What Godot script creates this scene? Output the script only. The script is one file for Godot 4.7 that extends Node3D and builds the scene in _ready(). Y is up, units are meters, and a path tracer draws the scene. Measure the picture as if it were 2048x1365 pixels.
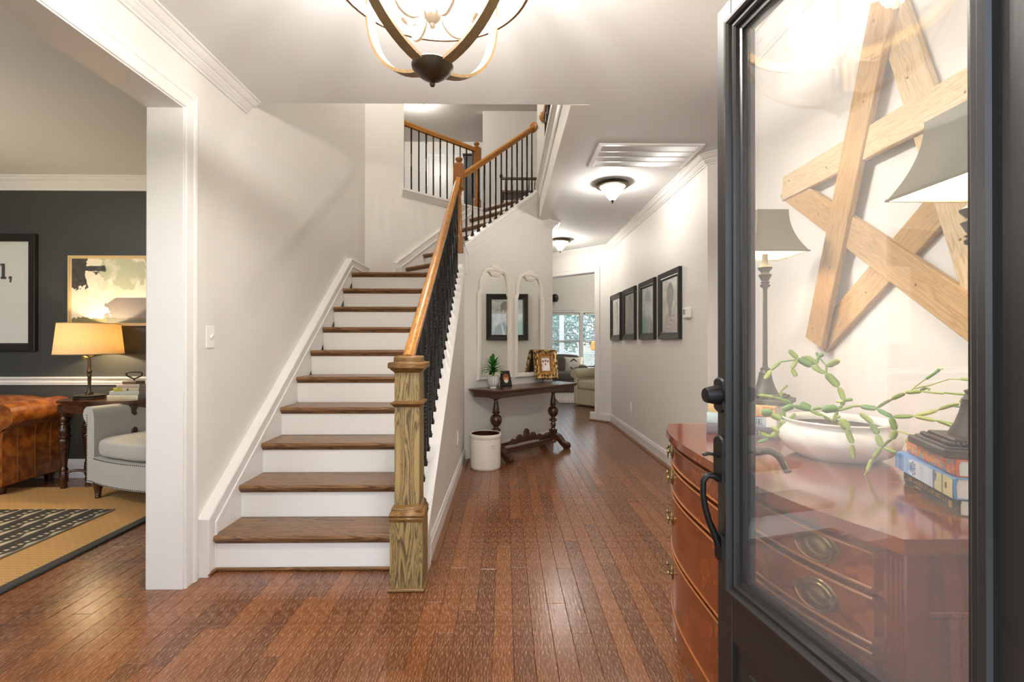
extends Node3D
# A foyer seen from its open front door. Metres, y up; the camera looks down the hall along -z.

const CEIL := 2.74        # foyer and hall ceiling
const UP := 3.125         # upper floor
const TOPC := 5.49        # upper ceiling
const RISE := 0.1955
const RUN := 0.2637
const NOSE := -2.649      # z of the first nosing
const XL := -1.62         # foyer face of the left wall
const XR := 1.63          # hall face of the right wall
const S2 := 0.70710678
const Q := Vector3(-0.43, 0.0, -5.122)   # foot of the angled mirror wall
const C0 := Vector3(-1.62, 0.0, -5.669)  # foot of the angled wall beyond the landing
const U := Vector3(S2, 0.0, -S2)         # along both angled walls
const NN := Vector3(S2, 0.0, S2)         # out of the mirror wall, towards the foyer

var M := {}
var TEX := {}
var rng := RandomNumberGenerator.new()

# ------------------------------------------------------------------ geometry
class G:
	var v := PackedVector3Array()
	var n := PackedVector3Array()
	var uv := PackedVector2Array()
	var xf := Transform3D.IDENTITY

	func tri(a: Vector3, b: Vector3, c: Vector3) -> void:      # counter-clockwise seen from outside
		a = xf * a; b = xf * b; c = xf * c
		var k := (b - a).cross(c - a)
		if k.length_squared() < 1e-18:
			return
		k = k.normalized()
		v.append_array([a, c, b]); n.append_array([k, k, k]); uv.append_array([Vector2.ZERO, Vector2.ZERO, Vector2.ZERO])

	func quad(a: Vector3, b: Vector3, c: Vector3, d: Vector3) -> void:
		tri(a, b, c); tri(a, c, d)

	func quv(a: Vector3, b: Vector3, c: Vector3, d: Vector3) -> void:   # a picture: a bottom left, b bottom right, c top right, d top left
		var k := (b - a).cross(c - a).normalized()
		k = xf.basis * k
		v.append_array([xf * a, xf * c, xf * b, xf * a, xf * d, xf * c]); n.append_array([k, k, k, k, k, k])
		uv.append_array([Vector2(0, 1), Vector2(1, 0), Vector2(1, 1), Vector2(0, 1), Vector2(0, 0), Vector2(1, 0)])

	func stri(a: Vector3, b: Vector3, c: Vector3, na: Vector3, nb: Vector3, nc: Vector3) -> void:
		if (b - a).cross(c - a).length_squared() < 1e-20:
			return
		v.append_array([xf * a, xf * c, xf * b])
		n.append_array([(xf.basis * na).normalized(), (xf.basis * nc).normalized(), (xf.basis * nb).normalized()])
		uv.append_array([Vector2.ZERO, Vector2.ZERO, Vector2.ZERO])

	func squad(a: Vector3, b: Vector3, c: Vector3, d: Vector3, na: Vector3, nb: Vector3, nc: Vector3, nd: Vector3) -> void:
		stri(a, b, c, na, nb, nc); stri(a, c, d, na, nc, nd)

	func mm(lo: Vector3, hi: Vector3, bev := 0.0) -> void:
		box((lo + hi) / 2.0, hi - lo, bev)

	func box(c: Vector3, s: Vector3, bev := 0.0, bs := Basis.IDENTITY) -> void:
		var h := s.abs() / 2.0
		var e := minf(bev, 0.49 * minf(h.x, minf(h.y, h.z)) * 2.0)
		if e <= 0.0:
			for ax in 3:
				for sg: float in [-1.0, 1.0]:
					var f := Vector3.ZERO; f[ax] = sg
					var p := Vector3.ZERO; p[(ax + 1) % 3] = 1.0
					var r := Vector3.ZERO; r[(ax + 2) % 3] = sg
					quad(c + bs * (h * (f - p - r)), c + bs * (h * (f + p - r)), c + bs * (h * (f + p + r)), c + bs * (h * (f - p + r)))
			return
		for ax in 3:
			var b := (ax + 1) % 3
			var d := (ax + 2) % 3
			for sg: float in [-1.0, 1.0]:
				var q: Array[Vector3] = []
				for w: Vector2 in [Vector2(-1, -1), Vector2(1, -1), Vector2(1, 1), Vector2(-1, 1)]:
					var o := Vector3.ZERO
					o[ax] = sg * h[ax]; o[b] = w.x * (h[b] - e); o[d] = sg * w.y * (h[d] - e)
					q.append(c + bs * o)
				quad(q[0], q[1], q[2], q[3])
			for sb: float in [-1.0, 1.0]:
				for sd: float in [-1.0, 1.0]:
					var p0 := Vector3.ZERO; var p1 := Vector3.ZERO
					p0[b] = sb * h[b]; p0[d] = sd * (h[d] - e); p1[b] = sb * (h[b] - e); p1[d] = sd * h[d]
					var lo := Vector3.ZERO; lo[ax] = -(h[ax] - e)
					var q2: Array[Vector3] = [p0 + lo, p0 - lo, p1 - lo, p1 + lo]
					var face := p0 + p1
					if (q2[1] - q2[0]).cross(q2[2] - q2[0]).dot(face) < 0.0:
						q2.reverse()
					quad(c + bs * q2[0], c + bs * q2[1], c + bs * q2[2], c + bs * q2[3])
		for sx: float in [-1.0, 1.0]:
			for sy: float in [-1.0, 1.0]:
				for sz: float in [-1.0, 1.0]:
					var g := Vector3(sx, sy, sz)
					var a1 := g * Vector3(h.x, h.y - e, h.z - e)
					var a2 := g * Vector3(h.x - e, h.y, h.z - e)
					var a3 := g * Vector3(h.x - e, h.y - e, h.z)
					if (a2 - a1).cross(a3 - a1).dot(g) < 0.0:
						tri(c + bs * a1, c + bs * a3, c + bs * a2)
					else:
						tri(c + bs * a1, c + bs * a2, c + bs * a3)

	static func inset(poly: PackedVector2Array, d: float) -> PackedVector2Array:   # counter-clockwise outline moved inwards
		var out := PackedVector2Array()
		var k := poly.size()
		for i in k:
			var e0 := (poly[i] - poly[(i + k - 1) % k]).normalized()
			var e1 := (poly[(i + 1) % k] - poly[i]).normalized()
			var m := (Vector2(-e0.y, e0.x) + Vector2(-e1.y, e1.x))
			m = m / maxf(0.3, m.length_squared()) * 2.0
			out.append(poly[i] + m * d)
		return out

	# outline in local x, y pushed along local z from z0 to z1
	func prism(poly0: PackedVector2Array, z0: float, z1: float, t := Transform3D.IDENTITY, bev := 0.0, smooth := false) -> void:
		var poly := poly0.duplicate()
		if Geometry2D.is_polygon_clockwise(poly):
			poly.reverse()
		var ring: Array = []
		if bev > 0.0:
			ring = [[inset(poly, bev), z0], [poly, z0 + bev], [poly, z1 - bev], [inset(poly, bev), z1]]
		else:
			ring = [[poly, z0], [poly, z1]]
		var k := poly.size()
		var en: Array[Vector2] = []
		for i in k:
			var e := (poly[(i + 1) % k] - poly[i]).normalized()
			en.append(Vector2(e.y, -e.x))
		for r in ring.size() - 1:
			var pa: PackedVector2Array = ring[r][0]; var pb: PackedVector2Array = ring[r + 1][0]
			var za: float = ring[r][1]; var zb: float = ring[r + 1][1]
			for i in k:
				var j := (i + 1) % k
				var a := t * Vector3(pa[i].x, pa[i].y, za); var b := t * Vector3(pa[j].x, pa[j].y, za)
				var c := t * Vector3(pb[j].x, pb[j].y, zb); var d := t * Vector3(pb[i].x, pb[i].y, zb)
				if smooth:
					var ni := en[i]; var nj := en[i]
					if en[i].dot(en[(i + k - 1) % k]) > 0.7: ni = (en[i] + en[(i + k - 1) % k]).normalized()
					if en[i].dot(en[j]) > 0.7: nj = (en[i] + en[j]).normalized()
					var vi := (t.basis * Vector3(ni.x, ni.y, 0)).normalized(); var vj := (t.basis * Vector3(nj.x, nj.y, 0)).normalized()
					squad(a, b, c, d, vi, vj, vj, vi)
				else:
					quad(a, b, c, d)
		var first: PackedVector2Array = ring[0][0]; var last: PackedVector2Array = ring[ring.size() - 1][0]
		var ix := Geometry2D.triangulate_polygon(poly)
		for i in range(0, ix.size(), 3):
			var A := ix[i]; var B := ix[i + 1]; var Cc := ix[i + 2]
			if (poly[B] - poly[A]).cross(poly[Cc] - poly[A]) < 0.0:
				var sw := B; B = Cc; Cc = sw
			tri(t * Vector3(last[A].x, last[A].y, z1), t * Vector3(last[B].x, last[B].y, z1), t * Vector3(last[Cc].x, last[Cc].y, z1))
			tri(t * Vector3(first[A].x, first[A].y, z0), t * Vector3(first[Cc].x, first[Cc].y, z0), t * Vector3(first[B].x, first[B].y, z0))

	# profile of (radius, height), from bottom to top, spun about y
	func lathe(p: PackedVector2Array, seg := 24, t := Transform3D.IDENTITY, sq := 0.0, arc := TAU, flute := 0.0, nfl := 0) -> void:
		var k := p.size()
		for i in k - 1:
			var d := p[i + 1] - p[i]
			if d.length_squared() < 1e-14:
				continue
			var nn := Vector2(d.y, -d.x).normalized()
			var n0 := nn; var n1 := nn
			if i > 0:
				var e := p[i] - p[i - 1]
				var m := Vector2(e.y, -e.x).normalized()
				if m.dot(nn) > 0.72: n0 = (m + nn).normalized()
			if i < k - 2:
				var e2 := p[i + 2] - p[i + 1]
				var m2 := Vector2(e2.y, -e2.x).normalized()
				if m2.dot(nn) > 0.72: n1 = (m2 + nn).normalized()
			for s in seg:
				var a0 := arc * s / seg; var a1 := arc * (s + 1) / seg
				var r0 := 1.0; var r1 := 1.0
				if nfl > 0:
					r0 = 1.0 - flute * absf(sin(a0 * nfl / 2.0)); r1 = 1.0 - flute * absf(sin(a1 * nfl / 2.0))
				var c0 := Vector3(cos(a0), 0, -sin(a0)); var c1 := Vector3(cos(a1), 0, -sin(a1))
				squad(t * (c0 * p[i].x * r0 + Vector3.UP * p[i].y), t * (c1 * p[i].x * r1 + Vector3.UP * p[i].y), t * (c1 * p[i + 1].x * r1 + Vector3.UP * p[i + 1].y), t * (c0 * p[i + 1].x * r0 + Vector3.UP * p[i + 1].y),
					t.basis * (c0 * n0.x + Vector3.UP * n0.y), t.basis * (c1 * n0.x + Vector3.UP * n0.y), t.basis * (c1 * n1.x + Vector3.UP * n1.y), t.basis * (c0 * n1.x + Vector3.UP * n1.y))

	# rows of points; smooth normals from the grid itself
	func grid(rows: Array, wrap := false, flip := false, capa := false, capb := false) -> void:
		var R := rows.size()
		var K: int = rows[0].size()
		var nm: Array = []
		for i in R:
			var line := PackedVector3Array()
			for j in K:
				var jp := (j + 1) % K if wrap else mini(j + 1, K - 1)
				var jm := (j + K - 1) % K if wrap else maxi(j - 1, 0)
				var du: Vector3 = rows[i][jp] - rows[i][jm]
				var dv: Vector3 = rows[mini(i + 1, R - 1)][j] - rows[maxi(i - 1, 0)][j]
				var c := du.cross(dv)
				if c.length_squared() < 1e-16:
					dv = rows[mini(i + 2, R - 1)][j] - rows[maxi(i - 2, 0)][j]
					var ii := clampi(i, 1, R - 2)
					du = rows[ii][jp] - rows[ii][jm]
					c = du.cross(dv)
				c = c.normalized()
				line.append(-c if flip else c)
			nm.append(line)
		for i in R - 1:
			for j in (K if wrap else K - 1):
				var j2 := (j + 1) % K
				if flip:
					squad(rows[i][j], rows[i + 1][j], rows[i + 1][j2], rows[i][j2], nm[i][j], nm[i + 1][j], nm[i + 1][j2], nm[i][j2])
				else:
					squad(rows[i][j], rows[i][j2], rows[i + 1][j2], rows[i + 1][j], nm[i][j], nm[i][j2], nm[i + 1][j2], nm[i + 1][j])
		for e in 2:
			if (e == 0 and capa) or (e == 1 and capb):
				var row: PackedVector3Array = rows[0] if e == 0 else rows[R - 1]
				var mid := Vector3.ZERO
				for p in row: mid += p
				mid /= K
				for j in (K if wrap else K - 1):
					if (e == 0) != flip: tri(mid, row[(j + 1) % K], row[j])
					else: tri(mid, row[j], row[(j + 1) % K])

	static func frames(p: Array) -> Array:
		var out: Array = []
		var up := Vector3.UP
		for i in p.size():
			var t: Vector3 = (p[mini(i + 1, p.size() - 1)] - p[maxi(i - 1, 0)]).normalized()
			if i == 0:
				up = Vector3.UP if absf(t.y) < 0.9 else Vector3.RIGHT
			var x := up.cross(t).normalized()
			up = t.cross(x).normalized()
			out.append([x, up, t])
		return out

	func tube(p: Array, r, seg := 8, caps := true, squash := 1.0) -> void:
		var f := frames(p)
		var rows: Array = []
		for i in p.size():
			var rad: float = r[i] if r is Array or r is PackedFloat32Array else r
			var row := PackedVector3Array()
			for s in seg:
				var a := TAU * s / seg
				row.append(p[i] + f[i][0] * cos(a) * rad + f[i][1] * sin(a) * rad * squash)
			rows.append(row)
		grid(rows, true, false, caps, caps)

	# profile of (a, b) carried along a path that lies in the plane across nrm: a goes to the right of travel (t x nrm), b along nrm
	func sweep(prof: PackedVector2Array, path: Array, nrm: Vector3, closed := false, shut := false) -> void:
		var k := path.size()
		var rows: Array = []
		for i in k:
			var t0 := Vector3.ZERO; var t1 := Vector3.ZERO
			if i > 0 or closed: t0 = (path[i] - path[(i + k - 1) % k]).normalized()
			if i < k - 1 or closed: t1 = (path[(i + 1) % k] - path[i]).normalized()
			if t0 == Vector3.ZERO: t0 = t1
			if t1 == Vector3.ZERO: t1 = t0
			var s := t0.cross(nrm).normalized() + t1.cross(nrm).normalized()
			s = s / maxf(0.2, s.length_squared()) * 2.0
			var row := PackedVector3Array()
			for q in prof:
				row.append(path[i] + s * q.x + nrm * q.y)
			rows.append(row)
		var m := prof.size()
		var area := 0.0
		for j in m:
			area += prof[j].cross(prof[(j + 1) % m])
		for i in (k if closed else k - 1):
			var ra: PackedVector3Array = rows[i]; var rb: PackedVector3Array = rows[(i + 1) % k]
			for j in (m if shut else m - 1):
				var j2 := (j + 1) % m
				if area > 0.0: quad(ra[j], ra[j2], rb[j2], rb[j])
				else: quad(ra[j2], ra[j], rb[j], rb[j2])
		if not closed:
			var ix := Geometry2D.triangulate_polygon(prof)
			for e in 2:
				var row: PackedVector3Array = rows[0] if e == 0 else rows[k - 1]
				for i in range(0, ix.size(), 3):
					var a := row[ix[i]]; var b := row[ix[i + 1]]; var c := row[ix[i + 2]]
					var out: Vector3 = (path[0] - path[1]) if e == 0 else (path[k - 1] - path[k - 2])
					if (b - a).cross(c - a).dot(out) < 0.0: tri(a, c, b)
					else: tri(a, b, c)

	# a soft block: superellipsoid
	func soft(c: Vector3, s: Vector3, e1 := 0.35, e2 := 0.35, bs := Basis.IDENTITY, nu := 24, nv := 12) -> void:
		var rows: Array = []
		for i in nv + 1:
			var ph := -PI / 2 + PI * i / nv
			var row := PackedVector3Array()
			for j in nu:
				var th := TAU * j / nu
				var cp := signf(cos(ph)) * pow(absf(cos(ph)), e1); var sp := signf(sin(ph)) * pow(absf(sin(ph)), e1)
				if i == 0 or i == nv: cp = 0.0
				var ct := signf(cos(th)) * pow(absf(cos(th)), e2); var st := signf(sin(th)) * pow(absf(sin(th)), e2)
				row.append(c + bs * Vector3(s.x / 2 * cp * ct, s.y / 2 * sp, -s.z / 2 * cp * st))
			rows.append(row)
		grid(rows, true)

	func add(o: G, t := Transform3D.IDENTITY) -> void:
		for i in o.v.size():
			v.append(xf * (t * o.v[i])); n.append((xf.basis * (t.basis * o.n[i])).normalized())
		uv.append_array(o.uv)

	func mesh() -> ArrayMesh:
		var a := []
		a.resize(Mesh.ARRAY_MAX)
		a[Mesh.ARRAY_VERTEX] = v; a[Mesh.ARRAY_NORMAL] = n; a[Mesh.ARRAY_TEX_UV] = uv
		var m := ArrayMesh.new()
		m.add_surface_from_arrays(Mesh.PRIMITIVE_TRIANGLES, a)
		return m

func PV(a: Array) -> PackedVector2Array:
	var o := PackedVector2Array()
	for i in range(0, a.size(), 2): o.append(Vector2(a[i], a[i + 1]))
	return o

func TR(p: Vector3, yaw := 0.0) -> Transform3D:
	return Transform3D(Basis(Vector3.UP, yaw), p)

func along(o: Vector3, x: Vector3, y: Vector3) -> Transform3D:      # a frame with local x, y given, z = x cross y
	return Transform3D(Basis(x, y, x.cross(y)), o)

# ------------------------------------------------------------------ nodes
func part(parent: Node, called: String, g, m: Material, label := "") -> MeshInstance3D:
	var o := MeshInstance3D.new()
	o.name = called
	o.mesh = g.mesh() if g is G else g
	o.material_override = m
	parent.add_child(o, true)
	if label: o.set_meta("label", label)
	return o

func thing(called: String, label: String, category: String, at := Vector3.ZERO, turn := 0.0, group := "") -> Node3D:
	var o := Node3D.new()
	o.name = called
	add_child(o, true)
	o.position = at
	o.rotation.y = turn
	tag(o, label, category, group)
	return o

func tag(o: Node, label: String, category: String, group := "") -> void:
	o.set_meta("label", label); o.set_meta("category", category)
	if group: o.set_meta("group", group)

func struct(called: String, g, m: Material) -> MeshInstance3D:
	var o := part(self, called, g, m)
	o.set_meta("kind", "structure")
	return o

func shell(called: String) -> Node3D:
	var o := Node3D.new()
	o.name = called
	add_child(o, true)
	o.set_meta("kind", "structure")
	return o

func lamp(parent: Node, at: Vector3, energy: float, color: Color, size := 0.03) -> void:
	var l := OmniLight3D.new()
	l.name = "bulb_light"
	l.light_energy = energy; l.light_color = color; l.light_size = size
	l.omni_range = 14.0; l.omni_attenuation = 2.0; l.shadow_enabled = true
	parent.add_child(l, true)
	l.position = at

# ------------------------------------------------------------------ materials
func flat(key: String, c: Color, rough := 0.6, metal := 0.0, spec := 0.5) -> StandardMaterial3D:
	var m := StandardMaterial3D.new()
	m.resource_name = key
	m.albedo_color = c; m.roughness = rough; m.metallic = metal; m.metallic_specular = spec
	M[key] = m
	return m

func noise_tex(key: String, freq: float, octaves: int, ramp: Array, w := 512, h := 512, type := FastNoiseLite.TYPE_SIMPLEX_SMOOTH, sd := 1, warp := 0.0, gain := 0.5) -> NoiseTexture2D:
	if TEX.has(key): return TEX[key]
	var f := FastNoiseLite.new()
	f.noise_type = type; f.seed = sd; f.frequency = freq; f.fractal_octaves = octaves; f.fractal_gain = gain
	f.fractal_type = FastNoiseLite.FRACTAL_FBM if octaves > 1 else FastNoiseLite.FRACTAL_NONE
	if warp > 0.0:
		f.domain_warp_enabled = true; f.domain_warp_amplitude = warp; f.domain_warp_frequency = freq * 0.7
	var t := NoiseTexture2D.new()
	t.width = w; t.height = h; t.seamless = true; t.noise = f
	if ramp.size():
		var gr := Gradient.new()
		var off := PackedFloat32Array(); var col := PackedColorArray()
		for i in range(0, ramp.size(), 2):
			off.append(ramp[i]); col.append(ramp[i + 1])
		gr.offsets = off; gr.colors = col
		t.color_ramp = gr
	TEX[key] = t
	return t

func tri_map(m: StandardMaterial3D, sc: Vector3, world := false, off := Vector3.ZERO) -> void:
	m.uv1_triplanar = true; m.uv1_scale = sc; m.uv1_offset = off
	m.uv1_world_triplanar = world; m.uv1_triplanar_sharpness = 8.0
	m.uv2_triplanar = true; m.uv2_scale = sc * 3.0; m.uv2_world_triplanar = world

# wood whose rings are the contour bands of a stretched noise; fine fibres come as a second layer
func wood(key: String, tex: Texture2D, tint: Color, axis: int, size: float, rough := 0.4, relief := 0.0, world := false, off := Vector3.ZERO, coat := 0.0) -> StandardMaterial3D:
	var m := flat(key, tint, rough)
	m.albedo_texture = tex
	var sc := Vector3(size, size, size)
	sc[axis] = size * 0.11
	tri_map(m, sc, world, off)
	if relief > 0.0:
		m.heightmap_enabled = true; m.heightmap_texture = TEX["fibre"]; m.heightmap_scale = relief
	if coat > 0.0:
		m.clearcoat_enabled = true; m.clearcoat = coat; m.clearcoat_roughness = 0.12
	return m

func bands(a: Color, b: Color, k: int, lo := 0.18, hi := 0.82) -> Array:
	var r := [0.0, a]
	for i in k:
		var x := lo + (hi - lo) * i / k
		var w := (hi - lo) / k
		r.append_array([x + w * 0.15, a, x + w * 0.62, a.lerp(b, 0.45), x + w * 0.86, b, x + w * 0.98, a.lerp(b, 0.25)])
	r.append_array([1.0, a])
	return r

# ------------------------------------------------------------------ the place, largest first
func _ready() -> void:
	rng.seed = 7
	var cam := Camera3D.new()
	cam.name = "camera"
	add_child(cam)
	cam.position = Vector3(0, 1.2376, 0)
	cam.rotation = Vector3(0.00255, -0.01327, 0)
	cam.fov = 69.7
	cam.near = 0.05; cam.far = 200.0
	cam.current = true
	var env := Environment.new()
	env.background_mode = Environment.BG_SKY
	var sky := Sky.new()
	var sm := ProceduralSkyMaterial.new()
	sm.sky_top_color = Color(0.80, 0.87, 0.96); sm.sky_horizon_color = Color(0.94, 0.96, 0.98)
	sm.ground_bottom_color = Color(0.42, 0.45, 0.40); sm.ground_horizon_color = Color(0.62, 0.66, 0.62)
	sm.sky_curve = 0.3
	sky.sky_material = sm
	env.sky = sky
	env.background_energy_multiplier = 3.2
	env.tonemap_mode = Environment.TONE_MAPPER_LINEAR
	env.tonemap_exposure = 1.32
	env.sdfgi_enabled = true; env.ssao_enabled = true; env.ssil_enabled = true
	var we := WorldEnvironment.new()
	we.name = "world"
	we.environment = env
	add_child(we)
	materials()
	room_shell()
	trims()
	floor_planks()
	staircase()
	upper_flight()
	balustrades()
	upstairs()
	lights_fixtures()
	hall_objects()
	console_table()
	front_door()
	dresser()
	dresser_top()
	star()
	study()
	family_room()

func materials() -> void:
	noise_tex("fibre", 0.02, 4, [], 512, 512, FastNoiseLite.TYPE_SIMPLEX, 3)
	flat("paint", Color("e0dcd5"), 0.55)
	flat("paint_dark", Color("3b3b39"), 0.5)
	flat("paint_up", Color("e0dcd5"), 0.55)
	flat("ceiling", Color("e0dfdd"), 0.75)
	flat("trim", Color("e4e1dc"), 0.32)
	flat("riser", Color("ece9e4"), 0.3)
	flat("iron", Color("1f1c19"), 0.42, 0.35)
	flat("black_door", Color("211e1c"), 0.33)
	flat("bronze", Color("1a1817"), 0.34, 0.5)
	flat("white_plastic", Color("eeece8"), 0.35)
	flat("mirror_white", Color("e6e0d4"), 0.4)
	var mir := flat("mirror", Color("eef0ec"), 0.02, 1.0)
	mir.metallic_specular = 0.5
	var gl := flat("pane", Color(1, 1, 1, 0.02), 0.0)
	gl.transparency = BaseMaterial3D.TRANSPARENCY_ALPHA
	# oak and mahogany
	var oak := noise_tex("oak", 0.006, 2, bands(Color("a07c55"), Color("5a3a22"), 7), 512, 512, FastNoiseLite.TYPE_SIMPLEX_SMOOTH, 11, 40.0)
	var gold := noise_tex("gold_oak", 0.006, 2, bands(Color("c39350"), Color("8f5f2c"), 6), 512, 512, FastNoiseLite.TYPE_SIMPLEX_SMOOTH, 12, 40.0)
	var grey := noise_tex("grey_oak", 0.005, 2, bands(Color("a38a58"), Color("4a3c26"), 7), 512, 512, FastNoiseLite.TYPE_SIMPLEX_SMOOTH, 13, 55.0)
	var mah := noise_tex("mahogany", 0.008, 3, [0.0, Color("6e2f12"), 0.35, Color("7d3a17"), 0.5, Color("6a2c10"), 0.62, Color("8a4520"), 1.0, Color("7a3816")], 512, 512, FastNoiseLite.TYPE_SIMPLEX_SMOOTH, 14, 30.0)
	var wal := noise_tex("walnut", 0.008, 3, bands(Color("573620"), Color("2b180d"), 4), 512, 512, FastNoiseLite.TYPE_SIMPLEX_SMOOTH, 15, 30.0)
	var barn := noise_tex("barnwood", 0.010, 4, bands(Color("cdb68f"), Color("b1946a"), 5), 512, 512, FastNoiseLite.TYPE_SIMPLEX_SMOOTH, 16, 30.0)
	wood("tread_x", oak, Color("dcd2c4"), 0, 2.4, 0.3, 0.05)
	wood("gold_z", gold, Color("f2dfbc"), 2, 6.0, 0.24, 0.03)
	wood("newel_y", grey, Color.WHITE, 1, 3.4, 0.42, 0.08)
	wood("newel_x", grey, Color("e8c9a6"), 0, 5.0, 0.4, 0.05)
	wood("gold_y", gold, Color("cdb48f"), 1, 5.0, 0.3, 0.03)
	wood("mahogany_z", mah, Color.WHITE, 2, 2.2, 0.22, 0.02, false, Vector3.ZERO, 0.5)
	wood("mahogany_y", mah, Color("e6c8a4"), 1, 2.4, 0.26, 0.02, false, Vector3.ZERO, 0.4)
	wood("mahogany_top", mah, Color.WHITE, 2, 1.6, 0.14, 0.0, false, Vector3(0.3, 0.2, 0.1), 0.5)
	wood("walnut_x", wal, Color.WHITE, 0, 2.6, 0.28, 0.03, false, Vector3.ZERO, 0.3)
	wood("walnut_y", wal, Color("efdfd0"), 1, 3.0, 0.26, 0.02, false, Vector3.ZERO, 0.4)
	wood("barn", barn, Color.WHITE, 0, 2.6, 0.8, 0.12)
	# brass, ceramics, cloth
	flat("old_brass", Color("8d7a4f"), 0.3, 0.9)
	flat("antique_bronze", Color("4a4031"), 0.38, 0.75)
	flat("china", Color("efece4"), 0.12)
	flat("soil", Color("3a2a1e"), 0.95)
	flat("shoe_wood", Color("7a5033"), 0.35)

# ------------------------------------------------------------------ shell
func room_shell() -> void:
	var g := G.new()
	g.mm(Vector3(-6.2, -0.12, -14.2), Vector3(5.2, -0.022, -0.38))
	struct("floor", g, M.shoe_wood)
	# ceiling of foyer and hall, which carries the upper floor; open over the stairs
	g = G.new()
	var rot := Transform3D(Basis(Vector3.RIGHT, Vector3(0, 0, 1), Vector3.DOWN), Vector3.ZERO)   # local x, y -> world x, z; local z -> down
	g.prism(PV([-1.79, -0.38, 2.42, -0.38, 2.42, -10.4, -6, -10.4, -6, -5.72, -1.67, -5.72, -0.38, -7.01, 0.43, -6.20, 0.45, -6.05, 0.45, -3.09, -1.79, -3.09]), -3.095, -CEIL, rot)
	struct("ceiling", g, M.ceiling)
	g = G.new()
	g.mm(Vector3(-6, CEIL, -4.7), Vector3(-1.79, 2.9, -0.38))
	struct("ceiling_study", g, M.ceiling)
	g = G.new()
	g.mm(Vector3(-6.2, TOPC, -10.6), Vector3(2.6, TOPC + 0.12, -2.9))
	struct("ceiling_upper", g, M.paint_up)
	# left wall with the wide cased opening to the study
	g = G.new()
	g.mm(Vector3(-1.79, 0, -4.7), Vector3(XL, CEIL, -2.49))
	g.mm(Vector3(-1.79, 2.43, -2.49), Vector3(XL, CEIL, -0.95))
	g.mm(Vector3(-1.79, 0, -0.95), Vector3(XL, CEIL, -0.53))
	g.mm(Vector3(-1.79, 0, -5.79), Vector3(XL, TOPC, -4.7))
	g.mm(Vector3(-1.79, CEIL, -4.7), Vector3(XL, TOPC, -3.09))
	struct("wall_left", g, M.paint)
	# angled wall beyond the landing: full height at first, then up to the balcony rail
	g = G.new()
	var fr := along(C0, U, Vector3.UP)               # local x along, y up, z = out of the wall... towards the flight
	g.prism(PV([0, 0, 1.80, 0, 1.80, 3.10, 0.525, 3.10, 0.525, TOPC, -0.17, TOPC, -0.17, 0]), -0.13, 0.0, fr)
	struct("wall_landing", g, M.paint)
	# wall under the upper flight, with the mirrors
	g = G.new()
	fr = along(Q, U, Vector3.UP)
	g.prism(PV([0, 0, 1.443, 0, 1.443, CEIL, 1.443, 3.09, 1.16, 3.09, 0, 2.21]), -0.12, 0.0, fr)
	g.mm(Vector3(0.47, 0, -8.9), Vector3(0.59, CEIL, -6.16))
	struct("wall_mirrors", g, M.paint)
	# wall under the lower flight
	g = G.new()
	fr = Transform3D(Basis(Vector3(0, 0, -1), Vector3.UP, Vector3.RIGHT), Vector3(-0.43, 0, 0))   # local x = depth, z = +x
	g.prism(PV([2.605, 0, 5.122, 0, 5.122, 2.04, 2.605, 0.175]), -0.12, 0.0, fr)
	struct("wall_stair", g, M.paint)
	# fascia of the upper floor over the hall, and the stub of wall where the rails end
	g = G.new()
	g.mm(Vector3(0.412, CEIL - 0.002, -6.0), Vector3(0.53, 3.14, -3.085))
	struct("wall_fascia", g, M.paint)
	g = G.new()
	var e := Q + U * 1.15
	g.prism(PV([e.x, e.z, e.x + 0.16, e.z, e.x + 0.16, -6.5, 0.52, -6.5]), -TOPC, -3.0, rot)
	struct("wall_upper_stub", g, M.paint)
	# right side: the wall with the star, the recess, the hall wall with the pictures
	g = G.new()
	g.prism(PV([1.29, -0.53, 2.42, -0.53, 2.42, -2.75, 1.29, -2.75]), -CEIL, 0.0, rot)
	struct("wall_right", g, M.paint)
	g = G.new()
	g.prism(PV([XR, -7.52, XR, -3.93, 1.93, -3.63, 2.42, -3.63, 2.42, -7.52]), -CEIL, 0.0, rot)
	g.mm(Vector3(2.3, 0, -3.63), Vector3(2.42, CEIL, -2.75))
	struct("wall_hall_right", g, M.paint)
	# angled far wall with the cased opening to the family room; local x runs left and away
	g = G.new()
	fr = along(Vector3(XR, 0, -7.52), Vector3(-S2, 0, -S2), Vector3.UP)     # z points behind
	g.prism(PV([-0.1, 0, 0.294, 0, 0.294, 2.36, 1.36, 2.36, 1.36, 0, 1.9, 0, 1.9, CEIL, -0.1, CEIL]), 0.0, 0.14, fr)
	struct("wall_far", g, M.paint)
	# front wall with the open doorway and the study window
	g = G.new()
	g.mm(Vector3(-6.2, 0, -0.53), Vector3(-5.6, CEIL, -0.38))
	g.mm(Vector3(-5.6, 0, -0.53), Vector3(-2.2, 0.55, -0.38))
	g.mm(Vector3(-5.6, 2.35, -0.53), Vector3(-2.2, CEIL, -0.38))
	g.mm(Vector3(-2.2, 0, -0.53), Vector3(-0.79, CEIL, -0.38))
	g.mm(Vector3(-0.79, 2.07, -0.53), Vector3(0.66, CEIL, -0.38))
	g.mm(Vector3(0.66, 0, -0.53), Vector3(2.42, CEIL, -0.38))
	struct("wall_front", g, M.paint)
	# study
	g = G.new()
	g.mm(Vector3(-6.2, 0, -4.68), Vector3(-1.79, CEIL, -4.538))
	g.mm(Vector3(-6.2, 0, -4.538), Vector3(-6.05, CEIL, -0.53))
	g.mm(Vector3(-1.795, 0, -4.538), Vector3(-1.788, CEIL, -2.60))
	struct("wall_study", g, M.paint_dark)
	# upper storey
	g = G.new()
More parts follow.
